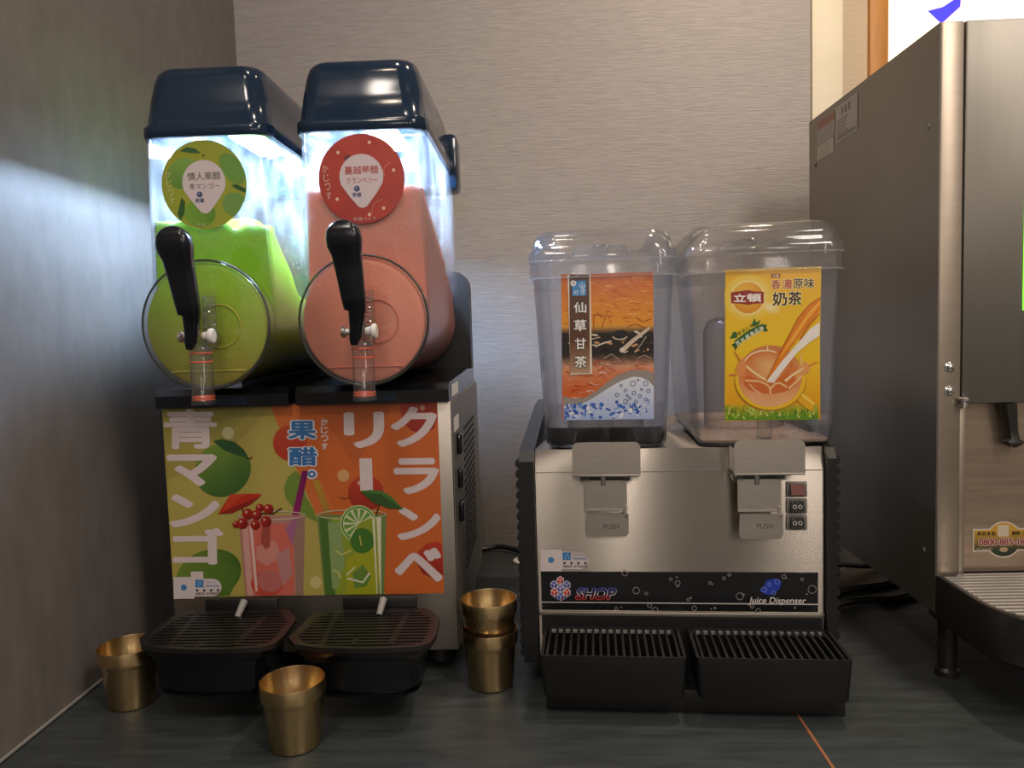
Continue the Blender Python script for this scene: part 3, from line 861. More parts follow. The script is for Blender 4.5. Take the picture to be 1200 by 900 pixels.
for cx in SC:
    # rear motor plate
    m = MB().prism([(cx - 0.109 + x, 0.5 + z) for x, z in [(0, -0.07), (0.218, -0.07), (0.218, 0.075)] + [(0.218 - 0.03 + 0.03 * math.cos(a_), 0.08 + 0.03 * math.sin(a_)) for a_ in (0.3, 0.7, 1.1, 1.57)] + [(0.03 - 0.03 * math.sin(a_), 0.08 + 0.03 * math.cos(a_)) for a_ in (0.0, 0.5, 1.0, 1.57)]], 1.42, 1.46, 'y')
    sbuild(m, 'rear_plate', 'black')
    # lid: hollow rounded cap with a flange and a hinge block
    m = MB()
    cy = 1.245
    dy = 0.189

    def rl(hx, y0, y1, r, z):
        return at_z(rrect(hx, (y1 - y0) / 2, r, 6, cx, (y0 + y1) / 2), z)
    rings = [rl(0.066, 1.080, 1.38, 0.03, 0.850), rl(0.084, 1.062, 1.42, 0.025, 0.776),
             rl(0.0905, 1.055, 1.432, 0.028, 0.776), rl(0.0918, 1.053, 1.434, 0.028, 0.781), rl(0.0915, 1.054, 1.433, 0.028, 0.792), rl(0.0880, 1.058, 1.428, 0.028, 0.7955),
             rl(0.0840, 1.063, 1.420, 0.028, 0.830), rl(0.0795, 1.068, 1.405, 0.028, 0.856), rl(0.0765, 1.072, 1.395, 0.028, 0.868), rl(0.0715, 1.078, 1.385, 0.026, 0.8745), rl(0.064, 1.086, 1.375, 0.02, 0.8765)]
    m.loft(rings)
    lid = sbuild(m, 'lid', 'navy', smooth=50)
    sbuild(MB().box(cx - 0.0990, cx + 0.0990, 1.380, 1.445, 0.750, 0.850, 0.010), 'hinge_cover', 'navy', lid)
    sbuild(MB().box(cx - 0.022, cx + 0.022, 1.12, 1.34, 0.812, 0.818), 'light_strip', 'led', lid, smooth=0, label='lit white light strip under the lid')
    # agitator seen through the clear front
    sbuild(MB().torus((cx + 0.018, 1.0325, ZC - 0.002), (0, 1, 0), 0.029, 0.0011, 40, 6), 'agitator_ring', 'pale_green' if cx < -0.4 else 'pale_pink', tanks[0 if cx < -0.4 else 1])
    sbuild(MB().box(cx - 0.052, cx + 0.052, 1.0315, 1.0335, 0.4545, 0.4565, 0.0005), 'scraper', 'pale_green' if cx < -0.4 else 'pale_pink', tanks[0 if cx < -0.4 else 1])

    # tap: clear spout, spring, knobs and black handle
    tx = cx + (0.012 if cx < -0.4 else 0.008)
    sp = MB().lathe([(0.0105, 0.0), (0.0155, 0.0), (0.0150, 0.010), (0.0140, 0.014), (0.0140, 0.072), (0.0115, 0.076), (0.0105, 0.072)], (tx, 0.985, 0.414), 32, False, False)
    spout = sbuild(sp, 'tap_spout', 'spout')
    for z in (0.4810, 0.4695, 0.4240, 0.4205):
        sbuild(MB().torus((tx, 0.985, z), (0, 0, 1), 0.0136, 0.0011, 32, 6), 'o_ring', 'oring', spout)
    sbuild(MB().cyl((tx, 0.985, 0.487), (tx, 1.027, 0.500), 0.011), 'valve_boss', 'spout', spout)
    k = MB().cyl((tx + 0.004, 1.008, 0.487), (tx + 0.004, 1.008, 0.556), 0.0085, None, 20)
    g = sbuild(k, 'spring_tube', 'spout', spout)
    pts = [(tx + 0.004 + 0.0068 * math.cos(i * 0.6), 1.008 + 0.0068 * math.sin(i * 0.6), 0.492 + i * 0.00125) for i in range(50)]
    sbuild(MB().tube(pts, 0.0010, 6, 1), 'spring', 'chrome', spout)
    sbuild(MB().rev((tx + 0.006, 0.98, 0.503), (1, 0, 0), [(0.005, 0), (0.006, 0.006), (0.0095, 0.009), (0.0098, 0.013), (0.008, 0.0145)], 20), 'knob', 'white', spout, label='white plastic pin end')
    sbuild(MB().rev((tx - 0.010, 0.98, 0.503), (-1, 0, 0), [(0.004, 0), (0.005, 0.008), (0.0078, 0.010), (0.0078, 0.014), (0.006, 0.0155)], 20), 'pin', 'chrome', spout, label='chrome pin end')
    hx = tx - 0.002
    secs = [(0.486, 0.004, 0.003, 0.968, -0.005), (0.494, 0.007, 0.005, 0.967, -0.003), (0.508, 0.0085, 0.007, 0.966, 0.0), (0.529, 0.0105, 0.008, 0.963, 0.002), (0.5305, 0.0135, 0.009, 0.962, 0.0), (0.545, 0.0150, 0.010, 0.960, -0.001),
            (0.575, 0.0168, 0.010, 0.955, -0.003), (0.597, 0.0182, 0.010, 0.951, -0.005), (0.606, 0.0208, 0.0115, 0.948, -0.006), (0.616, 0.0220, 0.012, 0.946, -0.006), (0.626, 0.0206, 0.012, 0.945, -0.006), (0.633, 0.0162, 0.010, 0.945, -0.006), (0.638, 0.009, 0.007, 0.945, -0.006), (0.6395, 0.003, 0.003, 0.945, -0.006)]
    m = MB().loft([at_z(rrect(a_, b_, min(a_, b_) * 0.72, 5, hx + dx, yy), z) for z, a_, b_, yy, dx in secs])
    sbuild(m, 'tap_handle', 'handle', smooth=50)

# round labels on the tanks
for k, cx in enumerate(SC):
    c0 = (cx - 0.001 if k == 1 else cx - 0.004, 0.7115)
    R_ = 0.0595
    A = Art([(0, 0), (120, 0), (120, 120), (0, 120)], [(c0[0] - R_, c0[1] + R_ * 1.02), (c0[0] + R_, c0[1] + R_ * 1.02), (c0[0] + R_, c0[1] - R_ * 1.02), (c0[0] - R_, c0[1] - R_ * 1.02)])
    A.disc = (60, 60, 60)
    if k == 0:
        A.ell(60, 60, 60, 60, (168, 176, 58), n=56)
        A.ell(32, 44, 24, 20, lambda x, y: mixc((140, 184, 84), (104, 150, 60), (y - 24) / 40), -25)
        A.ell(101, 40, 14, 24, (118, 166, 76), -35); A.ell(102, 88, 18, 16, (122, 166, 84), 20)
        A.ell(52, 98, 22, 19, lambda x, y: mixc((130, 178, 60), (96, 146, 48), (x - 40) / 40), 10)
        A.poly([(28, 14), (38, 9), (50, 11), (58, 18), (42, 17)], (60, 104, 56)); A.poly([(98, 62), (106, 61), (119, 68), (118, 73), (106, 68)], (54, 96, 54))
        A.poly([(27, 76), (32, 82), (30, 98), (22, 110), (20, 98)], (58, 100, 44)); A.stroke([(60, 20), (63, 22)], 2, (60, 60, 30))
        tc, c1 = (120, 120, 90), '情人果醋'
        c2 = '青マンゴー'
        kc = (206, 214, 140)
    else:
        A.ell(60, 60, 60, 60, lambda x, y: mixc((206, 76, 58), (178, 60, 52), y / 120), n=56)
        for x, y, r in ((28, 26, 14), (72, 14, 16), (104, 52, 15), (88, 102, 17), (24, 88, 16), (68, 110, 9)):
            A.ell(x, y, r * 0.8, r * 0.8, (194, 66, 52), n=20)
            A.ell(x + 1, y - 2, 2.4, 2.4, (250, 206, 180), n=10)
        A.ell(42, 32, 4.5, 4.5, (110, 60, 70), n=12)
        A.stroke(arc_pts(104, 52, 13, 12, 150, 260, 8), 1.6, (224, 120, 96)); A.stroke(arc_pts(88, 102, 15, 13, 160, 270, 8), 1.4, (214, 110, 92))
        tc, c1 = (186, 70, 66), '蔓越莓醋'
        c2 = 'クランベリー'
        kc = (236, 190, 176)
    A.poly(arc_pts(60, 57, 30.5, 30, -200, 20, 20) + [(80, 80), (71, 91), (66, 97), (60, 99), (54, 97), (49, 91), (40, 80)], (232, 216, 220))
    A.text(c1, (37, 43, 84, 54), tc, 0.015)
    A.text(c2, (39, 58, 82, 66), tc, 0.01)
    A.ell(53, 73, 4.2, 4, (72, 84, 128), n=14); A.ell(52, 72, 1.6, 1.6, (150, 160, 190), n=8)
    A.text('酢屋', (47, 78, 59, 84), (86, 98, 140), 0.03)
    for i, ch in enumerate('かじつす'):
        A.text(ch, (6 + 1.2 * i, 40 + 12 * i, 14 + 1.2 * i, 50 + 12 * i), kc, 0.01)
    A.text('幸福つくり', (46, 111, 78, 116), kc, 0.0)
    A.build('round_label', 'print', tanks[k], front(1.0605), SM, label='round %s label with a pale teardrop' % ('green mango' if k == 0 else 'red cranberry'))

# drip trays
for cx, dy_ in ((-0.4385, 0.004), (-0.2395, 0.0)):
    out_t = [(-0.095, 0.956), (-0.080, 0.932), (-0.045, 0.921), (0.0, 0.916), (0.045, 0.917), (0.080, 0.921), (0.093, 0.932), (0.0965, 0.955), (0.094, 1.015), (0.070, 1.052), (-0.070, 1.052), (-0.088, 1.030)]
    pt = lambda s, ins=0.0: [(cx + x * s - (ins * (1 if x > 0 else -1)), (y - 0.985) * s + 0.985 + dy_) for x, y in out_t]
    z1 = 0.112
    m = MB().loft([at_z(pt(0.80), 0.052), at_z(pt(0.82), 0.0845), at_z(pt(0.93), z1 - 0.009), at_z(pt(0.93), z1 - 0.007), at_z(pt(0.99), z1 - 0.006), at_z(pt(0.975), z1 - 0.010), at_z(pt(0.785), 0.084), at_z(pt(0.77), 0.054), at_z(pt(0.70), 0.0425), at_z(pt(0.70), 0.0385), at_z(pt(0.77), 0.044)][::-1])
    tr = sbuild(m, 'drip_tray', 'black_gloss', smooth=30)
    sbuild(MB().loft([at_z(pt(0.86), z1 - 0.010), at_z(pt(1.0), z1 - 0.006), at_z(pt(1.0), z1), at_z(pt(0.90), z1), at_z(pt(0.86), z1 - 0.002)], False, False), 'grate_rim', 'grate_brown', tr)
    g = MB()
    po = pt(0.88)
    for r in range(12):
        y = 0.932 + dy_ + r * 0.0098
        xs = []
        for i in range(len(po)):
            p, q = po[i], po[(i + 1) % len(po)]
            if (p[1] - y) * (q[1] - y) < 0:
                xs.append(p[0] + (q[0] - p[0]) * (y - p[1]) / (q[1] - p[1]))
        if len(xs) >= 2:
            g.box(min(xs) - 0.003, max(xs) + 0.003, y - 0.0022, y + 0.0022, z1 - 0.008, z1 - 0.0004)
    for x0, y0, x1, y1 in ((-0.045, 0.934, -0.055, 1.04), (0.042, 0.934, 0.045, 1.04), (-0.005, 0.93, -0.005, 0.95)):
        g.add([(cx + x0 - 0.004, y0, z1 - 0.001), (cx + x0 + 0.004, y0, z1 - 0.001), (cx + x1 + 0.004, y1, z1 - 0.001), (cx + x1 - 0.004, y1, z1 - 0.001),
               (cx + x0 - 0.004, y0, z1 - 0.007), (cx + x0 + 0.004, y0, z1 - 0.007), (cx + x1 + 0.004, y1, z1 - 0.007), (cx + x1 - 0.004, y1, z1 - 0.007)],
              [(0, 1, 2, 3), (4, 5, 6, 7), (0, 1, 5, 4), (1, 2, 6, 5), (2, 3, 7, 6), (3, 0, 4, 7)])
    sbuild(g, 'grate', 'grate_brown', tr, smooth=0)
    sbuild(MB().box(cx - 0.050, cx + 0.055, 1.0565, 1.066, 0.100, 0.1275, 0.002), 'back_plate', 'black', tr)
    sbuild(MB().cyl((cx + 0.007, 1.030, 0.111), (cx + 0.010, 1.050, 0.127), 0.0042, 0.0055, 14), 'float_peg', 'grey', tr, label='pale grey float peg')
    sbuild(MB().box(cx - 0.04, cx + 0.04, 1.04, 1.099, 0.06, 0.10), 'bracket', 'black', tr, smooth=0)

# ================================================================== juice dispenser
yaw = math.radians(4.0)
JD = (0.191, 1.0417, 0.0)
jd = empty('juice_dispenser', JD, -yaw, 'twin cold drink dispenser with two clear square tanks on a brushed steel body', 'drink dispenser')
XL, XR = -0.2025, 0.1845


def jb(mb, name, mat, parent=jd, **k):
    return mb.build(name, mat, parent, **k)


prof = [(0.0, 0.03), (0.0, 0.3005), (0.010, 0.331), (0.40, 0.331), (0.40, 0.03)]
body = jb(MB().prism(prof, XL, XR, 'x'), 'body', 'steel', smooth=20)
jb(MB().box(XL, XR, -0.0035, 0.001, 0.0985, 0.1045, 0.001), 'bottom_trim', 'steel_dull', body)
jb(MB().box(XL, XR, -0.0006, 0.0, 0.3000, 0.3012), 'seam_line', 'chrome', body, smooth=0)
jb(MB().box(-0.190, 0.188, -0.078, 0.36, 0.0, 0.0299, 0.002), 'base', 'black')
jb(MB().box(XL + 0.004, XR - 0.004, -0.006, 0.02, 0.0305, 0.098), 'lower_front', 'black')
for side, x0, x1 in ((-1, -0.2240, -0.2035), (1, 0.1855, 0.1970)):
    pf = [(-0.012, 0.034), (-0.012, 0.318), (0.0, 0.331), (0.30, 0.366), (0.40, 0.366), (0.40, 0.034)]
    f = jb(MB().prism(pf, x0, x1, 'x'), 'side_panel', 'black', smooth=20)
    rb = MB()
    xo = x0 if side < 0 else x1
    for k in range(19):
        z = 0.048 + k * 0.01485
        ring = [(xo + side * 0.0055 * math.sin(PI * i / 6), 0.0, z + 0.0062 * math.cos(PI * i / 6)) for i in range(7)]
        rb.loft([[(p[0], yy, p[2]) for p in ring] for yy in (-0.010, 0.395)])
    o = jb(rb, 'side_ribs', 'black', f); o['kind'] = 'stuff'

# black band with lettering
B = Art([(634, 670), (958.5, 670.5), (958.5, 716.5), (634, 716)], [(-0.1985, 0.1608), (0.1760, 0.1608), (0.1760, 0.1060), (-0.1985, 0.1060)])
B.poly([(634, 670), (958.5, 670.5), (958.5, 716.5), (634, 716)], (20, 20, 22))
B.poly([(634, 706.3), (958.5, 706.6), (958.5, 708), (634, 707.4)], (206, 200, 196))
RB, BB, WB = (214, 62, 44), (58, 74, 168), (226, 220, 226)
hexr = 7.6
for k, (dx, dy2, c) in enumerate([(0, -11, RB), (-7.6, -5, BB), (7.6, -5, BB), (0, 0, (110, 100, 190)), (-7.6, 5.5, RB), (7.6, 5.5, RB), (0, 11, BB)]):
    x, y = 657.4 + dx, 690.2 + dy2 * 0.86
    B.poly([(x, y - 5.4), (x + 4.4, y - 2.6), (x + 4.4, y + 2.6), (x, y + 5.4), (x - 4.4, y + 2.6), (x - 4.4, y - 2.6)], WB)
    B.poly([(x, y - 4.5), (x + 3.4, y - 2.4), (x, y - 0.4), (x - 3.4, y - 2.4)], mixc(c, (255, 255, 255), 0.15))
    B.poly([(x - 3.7, y - 1.8), (x - 0.4, y + 0.3), (x - 0.4, y + 4.2), (x - 3.7, y + 2.2)], c)
    B.poly([(x + 3.7, y - 1.8), (x + 0.4, y + 0.3), (x + 0.4, y + 4.2), (x + 3.7, y + 2.2)], mixc(c, (0, 0, 0), 0.25))
B.stroke(arc_pts(657.4, 691, 12.5, 12.5, 35, 145, 10), 1.2, (110, 116, 140))
B.ell(659, 703, 1.0, 1.0, RB, n=6)
B.text('SHOP', (675.5, 689.8, 721.5, 702.8), (24, 24, 40), 0.012, [(0.055, lambda x, y: mixc((74, 96, 186), (232, 226, 232), (y - 690) / 6.5) if y < 697 else mixc((236, 220, 220), (216, 60, 44), (y - 697) / 3.5)), (0.022, lambda x, y: (96, 110, 190) if y < 695 else ((232, 226, 230) if y < 698 else (208, 60, 46)))], 0.25)
B.text('Juice Dispenser', (878.5, 699.2, 943.5, 708.6), (232, 226, 222), 0.012, None, 0.22)
for pts in ([(891, 691), (896, 688), (900, 679), (910, 677), (917, 681), (915, 689), (909, 694), (903, 697), (897, 695)],):
    B.poly(pts, (44, 66, 176))
for x, y, r in ((897, 690, 3.2), (912, 681, 3), (908, 694, 2.4), (903, 684, 2.2)):
    B.ring(x, y, r, 0.8, (120, 144, 226), 14)
for x, y, r in ((735, 671.5, 3.6), (748, 692, 4.2), (760, 695.5, 2), (789, 678.5, 2), (796, 676, 1), (797, 683, 3.2), (797, 686.5, 1.4), (809, 702.5, 2), (763.5, 709.8, 2.8), (770, 715, 3.6), (816, 712.5, 3), (724, 713.5, 2),
                (730, 711.5, 1), (834.5, 682.5, 2), (837.5, 684, 1), (851, 677, 2), (857, 673, 2), (869, 698, 4.4), (873, 696, 1.6), (919.5, 675, 2.6), (922, 676.5, 1), (940, 678, 2), (951.5, 689.5, 5), (945.5, 695, 1), (883, 710, 2.2),
                (890, 715, 3), (840, 712, 1.4), (835.5, 713, 0.9), (932, 711, 1.3), (812, 700, 1.3)):
    B.ring(x, y, r, min(0.75, r * 0.6), (150, 144, 138), 18)
B.build('printed_band', 'print_gloss', body, front(-0.0012), label='black printed band with cube emblem, bubbles and lettering')
T2 = Art([(630, 640), (690, 640), (690, 670), (630, 670)], [(-0.2020, 0.1965), (-0.1312, 0.1965), (-0.1312, 0.1606), (-0.2020, 0.1606)])
qr_sticker(T2, 633.4, 643.2, 689.4, 669.2)
T2.build('service_sticker', 'print', body, front(-0.0024), label='white pill shaped service sticker above the black band')

# rocker switches with clear covers
for k, z in enumerate((0.2752, 0.2524, 0.2302)):
    s = jb(MB().box(0.1348, 0.1614, -0.0030, 0.002, z - 0.0103, z + 0.0103, 0.001), 'switch', 'grey', body, label=('red lit rocker switch' if k == 0 else None))
    jb(MB().prism([(-0.0085, z - 0.0068), (-0.0045, z + 0.0068), (0.001, z + 0.0068), (0.001, z - 0.0068)], 0.1398, 0.1570, 'x'), 'rocker', 'red' if k == 0 else 'rubber', s)
    jb(MB().box(0.1355, 0.1607, -0.0105, -0.0030, z - 0.0096, z + 0.0096, 0.003), 'switch_cover', 'lens', s)
    if k:
        for xx in (0.1445, 0.1515):
            jb(MB().torus((xx, -0.0075, z), (0, -1, 0.3), 0.0022, 0.0005, 16, 5), 'mark', 'white', s)


# tanks
def jtank(cx, hb, hm, hl, label_rect, art, lbl):
    yc, hy = 0.178, 0.176
    m = MB()
    R = lambda h, d, r, z: at_z(rrect(h, hy - d, r, 6, cx, yc), z)
    m.loft([R(hb - 0.020, 0.026, 0.012, 0.3315), R(hb - 0.004, 0.008, 0.018, 0.3335), R(hb, 0.004, 0.02, 0.340), R(hb + 0.001, 0.003, 0.02, 0.36), R(hm, 0.0, 0.02, 0.566),
            R(hm - 0.003, 0.003, 0.018, 0.566), R(hb - 0.002, 0.006, 0.018, 0.362), R(hb - 0.003, 0.007, 0.018, 0.342), R(hb - 0.01, 0.014, 0.015, 0.3365)])
    t_ = jb(m, 'tank', 'tank_clear', smooth=50)
    # lid with a stepped brim and a moulded grip
    m = MB()
    m.loft([R(hl - 0.004, -0.001, 0.02, 0.5665), R(hl, -0.006, 0.024, 0.5665), R(hl, -0.006, 0.024, 0.5885), R(hl + 0.0015, -0.0075, 0.024, 0.590), R(hl + 0.0005, -0.0065, 0.024, 0.603), R(hl - 0.003, -0.003, 0.024, 0.606),
            R(hl - 0.006, 0.0, 0.026, 0.618), R(hl - 0.009, 0.004, 0.028, 0.627), R(hl - 0.016, 0.012, 0.028, 0.6325), R(hl - 0.028, 0.026, 0.02, 0.6330), R(hl - 0.032, 0.030, 0.02, 0.628),
            R(hl - 0.016, 0.014, 0.026, 0.627), R(hl - 0.010, 0.008, 0.026, 0.618), R(hl - 0.006, 0.003, 0.022, 0.603), R(hl - 0.005, 0.002, 0.022, 0.57)], True, False)
    lid = MB()
    lid.v, lid.f = m.v, m.f[:-1] if False else m.f
    ld = jb(lid, 'lid', 'lid_clear', t_, smooth=50)
    m = MB().loft([at_z(rrect(0.045, 0.030, 0.008, 4, cx, yc - 0.05), 0.604), at_z(rrect(0.037, 0.022, 0.008, 4, cx, yc - 0.05), 0.620)])
    m.box(cx - 0.012, cx + 0.012, yc - 0.06, yc + 0.08, 0.612, 0.624, 0.003)
    jb(m, 'lid_grip', 'lid_clear', t_)
    for zz, hh in ((0.5668, hl + 0.0006), (0.5895, hl + 0.0012)):  # whitish rings added to draw bright highlights along the lid edges
        jb(MB().loft([R(hh, -0.0068, 0.024, zz), R(hh + 0.0010, -0.0078, 0.024, zz + 0.0006), R(hh + 0.0010, -0.0078, 0.024, zz + 0.0014), R(hh, -0.0068, 0.024, zz + 0.0020), R(hh - 0.001, -0.0058, 0.024, zz + 0.001), R(hh, -0.0068, 0.024, zz)], False, False), 'lid_edge_glint', 'lip_clear', ld, smooth=60)
    # chilled column inside
    jb(MB().lathe([(0.060, 0.0), (0.060, 0.150), (0.054, 0.166), (0.040, 0.172)], (cx + 0.002, yc, 0.337), 40), 'cooling_dome', 'dome_clear', t_)
    jb(MB().cyl((cx + 0.0, 0.018, 0.342), (cx + 0.0, 0.018, 0.39), 0.010), 'valve_tube', 'spout', t_)
    art.build('printed_label', 'print_gloss', t_, front(-0.0002 - 0.0006), label=lbl)
    return t_


# brown and orange tea label
QL = [(658.2, 321.2), (766.8, 319.1), (766.2, 491.8), (660.7, 492.2)]
LA = Art(QL, [(-0.1600, 0.5715), (-0.0365, 0.5715), (-0.0388, 0.3731), (-0.1606, 0.3731)])
rnd = random.Random(7)


def tea_bg(x, y):
    t_ = (y - 320) / 172
    n_ = 0.09 * math.sin(x * 0.21 + y * 0.7) + 0.07 * math.sin(x * 0.5 - y * 0.33)
    if t_ < 0.36:
        return mixc((206, 96, 20), (240, 160, 40), t_ / 0.36 + n_)
    if t_ < 0.40:
        return mixc((240, 170, 60), (90, 70, 50), (t_ - 0.36) / 0.04)
    if t_ < 0.56:
        return mixc((26, 24, 24), (48, 38, 32), 0.5 + 3 * n_)
    if t_ < 0.64:
        return mixc((50, 40, 34), (222, 160, 128), (t_ - 0.56) / 0.08 + n_)
    return mixc((224, 150, 112), (214, 104, 50), (t_ - 0.64) / 0.16 + n_)


LA.poly(QL, (200, 120, 60))
LA.grid(658.6, 320.4, 766.6, 492, tea_bg, 22, 44)
LA.clip = (659, 320.5, 766.4, 492)
for k in range(70):
    x, y = rnd.uniform(660, 762), rnd.uniform(322, 378)
    l = rnd.uniform(4, 16); d_ = rnd.uniform(-2, 2)
    LA.stroke([(x, y), (x + l * 0.3, y + d_), (x + l * 0.7, y - d_ * 0.6), (x + l, y + 0.5)], rnd.uniform(0.6, 1.5), rnd.choice([(188, 78, 18), (246, 176, 66), (172, 70, 16), (250, 190, 90)]), 0.3)
for pts in ([(697, 388), (696, 372), (701, 366), (706, 372)], [(706, 384), (712, 366), (717, 380)], [(735, 384), (745, 380), (760, 386)], [(746, 372), (754, 378), (765, 374)]):
    LA.stroke(pts, 1.2, (176, 86, 24))
for k in range(34):
    x, y = rnd.uniform(660, 764), rnd.uniform(390, 414)
    LA.ell(x, y, rnd.uniform(1, 5), rnd.uniform(0.6, 1.7), rnd.choice([(226, 206, 180), (60, 52, 48), (16, 15, 16), (120, 96, 74), (200, 150, 100)]), rnd.uniform(-30, 30), n=8)
LA.ell(728, 392, 9, 5, (30, 26, 26), n=16); LA.stroke(arc_pts(727, 393, 9, 5, 20, 160, 8), 1.2, (232, 214, 186))
LA.stroke([(698, 406), (708, 402), (717, 400)], 1.6, (236, 222, 200)); LA.stroke([(690, 398), (704, 395)], 1.0, (224, 200, 170))
LA.stroke([(730, 411), (742, 400), (754, 391), (762, 385)], 5.5, (214, 196, 172), 3.0)
LA.ell(730, 410.5, 3.6, 3.0, (226, 214, 198), -30, n=12)
for pts in ([(708, 420), (717, 415), (724, 420), (727, 424)], [(744, 414), (752, 404), (758, 395)], [(748, 420), (756, 417), (764, 421)]):
    LA.stroke(pts, 0.8, (196, 180, 160))
for k in range(60):
    x, y = rnd.uniform(661, 764), rnd.uniform(424, 470)
    LA.stroke([(x, y), (x + rnd.uniform(3, 8), y + rnd.uniform(-3, 3)), (x + rnd.uniform(8, 14), y + rnd.uniform(-4, 4))], rnd.uniform(0.8, 2.2), rnd.choice([(236, 178, 150), (204, 88, 40), (230, 200, 184), (196, 76, 34), (240, 150, 96)]), 0.3)
# grey and blue waves at the bottom
wav = [(660, 463.5), (672, 467), (684, 466), (698, 459), (712, 448), (724, 440), (736, 435.5), (748, 434), (758, 435), (766.4, 438)]
wv2 = [(660, 474), (668, 476), (680, 473.5), (694, 467), (706, 459.5), (718, 452), (730, 446), (742, 442), (752, 443), (760, 447), (766.4, 454)]
LA.poly([(x, y) for x, y in wav] + [(766.4, 492), (660, 492)], (158, 148, 140))
LA.poly([(x, y) for x, y in wv2] + [(766.3, 492), (660.6, 492)], lambda x, y: mixc((226, 230, 244), (170, 190, 230), (y - 450) / 40))
for k in range(90):
    x = rnd.uniform(661, 764); y = rnd.uniform(474, 490)
    if x > 715:
        y = rnd.uniform(468, 490)
    LA.ell(x, y, rnd.uniform(1.2, 4), rnd.uniform(0.8, 2.6), rnd.choice([(70, 112, 196), (120, 154, 216), (238, 240, 248), (50, 90, 180), (196, 210, 240)]), rnd.uniform(0, 180), n=8)
for x, y, r in ((742, 450, 3.4), (757, 450, 3), (723, 463, 2.4), (733, 458, 2.2), (743, 461, 2.6), (738, 467, 2), (733, 471, 3), (728, 452, 1.8), (745, 471, 2), (750, 465, 2.2), (735, 464, 1.6), (752, 457, 1.6), (760, 459, 2.4), (757, 469, 2.2), (748, 446, 1.4)):
    LA.ring(x, y, r, 0.8, (92, 104, 146), 14)
LA.clip = None
LA.poly([(666, 321.2), (693, 320.6), (694, 438), (668.5, 438.8)], (240, 226, 206))
LA.grid(668, 321.1, 691.6, 437.2, lambda x, y: mixc(mixc((78, 46, 32), (96, 60, 40), (y - 330) / 40), (196, 160, 130), (y - 396) / 44), 2, 14)
LA.poly([(671, 328.5), (687.5, 328.2), (688, 345.8), (671.6, 346.2)], (46, 134, 200))
LA.ell(672.8, 331.2, 3.4, 3.4, (244, 240, 236), n=16); LA.ring(673, 331.2, 1.9, 0.8, (80, 70, 60), 10)
for ch, bx in (('小', (679, 330, 687, 337)), ('宝', (680.5, 334, 687, 340)), ('好', (673, 339, 679, 345)), ('冰', (680.5, 339.5, 687, 345))):
    LA.text(ch, bx, (216, 234, 246), 0.0)
for ch, bx in (('仙', (673, 353.5, 688, 366)), ('草', (673, 374, 688, 388)), ('甘', (674, 395.5, 687.5, 409)), ('茶', (673.5, 416.5, 688, 430.5))):
    LA.text(ch, bx, (248, 244, 238), 0.018, [(0.05, (40, 26, 22))])

jt1 = jtank(-0.1040, 0.0835, 0.0955, 0.1000, None, LA, 'orange and black herbal tea label with a brown title strip')

# yellow milk tea label
QR_ = [(850, 316), (964.3, 311.7), (960, 492.3), (847.7, 493.3)]
YA = Art(QR_, [(0.0580, 0.5705), (0.1812, 0.5705), (0.1772, 0.3684), (0.0534, 0.3684)])
YL = (240, 196, 28)
YA.clip = (849.2, 312, 963.8, 493)
YA.poly(QR_, YL)
YA.grid(851, 316, 962, 492, lambda x, y: mixc(mixc((242, 180, 20), (244, 204, 40), abs(y - 400) / -90 + 1), (232, 160, 26), (y - 440) / 50), 6, 12)
YA.ell(877, 349, 30, 28, lambda x, y: mixc((252, 238, 170), (242, 200, 40), math.hypot(x - 877, y - 349) / 28), n=28)
YA.ell(903, 360, 14, 8, lambda x, y: mixc((252, 238, 180), (242, 200, 40), math.hypot(x - 903, (y - 360) * 1.7) / 13), 25, n=20)
YA.ring(876.5, 349, 20.3, 2.0, (250, 226, 150), 36)
YA.ell(876.5, 349, 18.6, 18.6, lambda x, y: mixc((250, 214, 84), (226, 146, 22), math.hypot(x - 872, y - 343) / 22), n=32)
YA.poly([(856.5, 342.5), (866, 341.5), (876, 340), (886, 341.5), (895.5, 342), (895.3, 355.5), (886, 356), (876, 357.5), (866, 356), (856.8, 355.5)], (150, 40, 28))
YA.text('立', (859.5, 344.6, 874.5, 354), (250, 244, 238), 0.03); YA.text('頓', (875.5, 344, 892.5, 354.2), (250, 244, 238), 0.03)
YA.poly([(904, 321), (915, 320.6), (915, 325.2), (904, 325.6)], (140, 44, 26)); YA.text('立頓', (905.5, 321.6, 913.5, 324.6), (244, 214, 170), 0.03)
for ch, bx, c in (('香', (904, 327.5, 915.5, 339), (176, 56, 30)), ('濃', (917, 327, 929, 339), (190, 70, 36)), ('原', (930, 326.5, 942, 338.2), (66, 30, 20)), ('味', (943.5, 326, 955.5, 337.8), (66, 30, 20))):
    YA.text(ch, bx, c, 0.02, [(0.045, (252, 236, 170))])
for ch, bx in (('奶', (905.5, 342, 923, 358.5)), ('茶', (924, 341.5, 940.5, 357.5))):
    YA.text(ch, bx, (62, 26, 18), 0.025, [(0.05, (252, 236, 170))])
YA.poly([(934.5, 353), (939, 354.5), (939.5, 357.5), (936, 356.5)], (60, 130, 50))
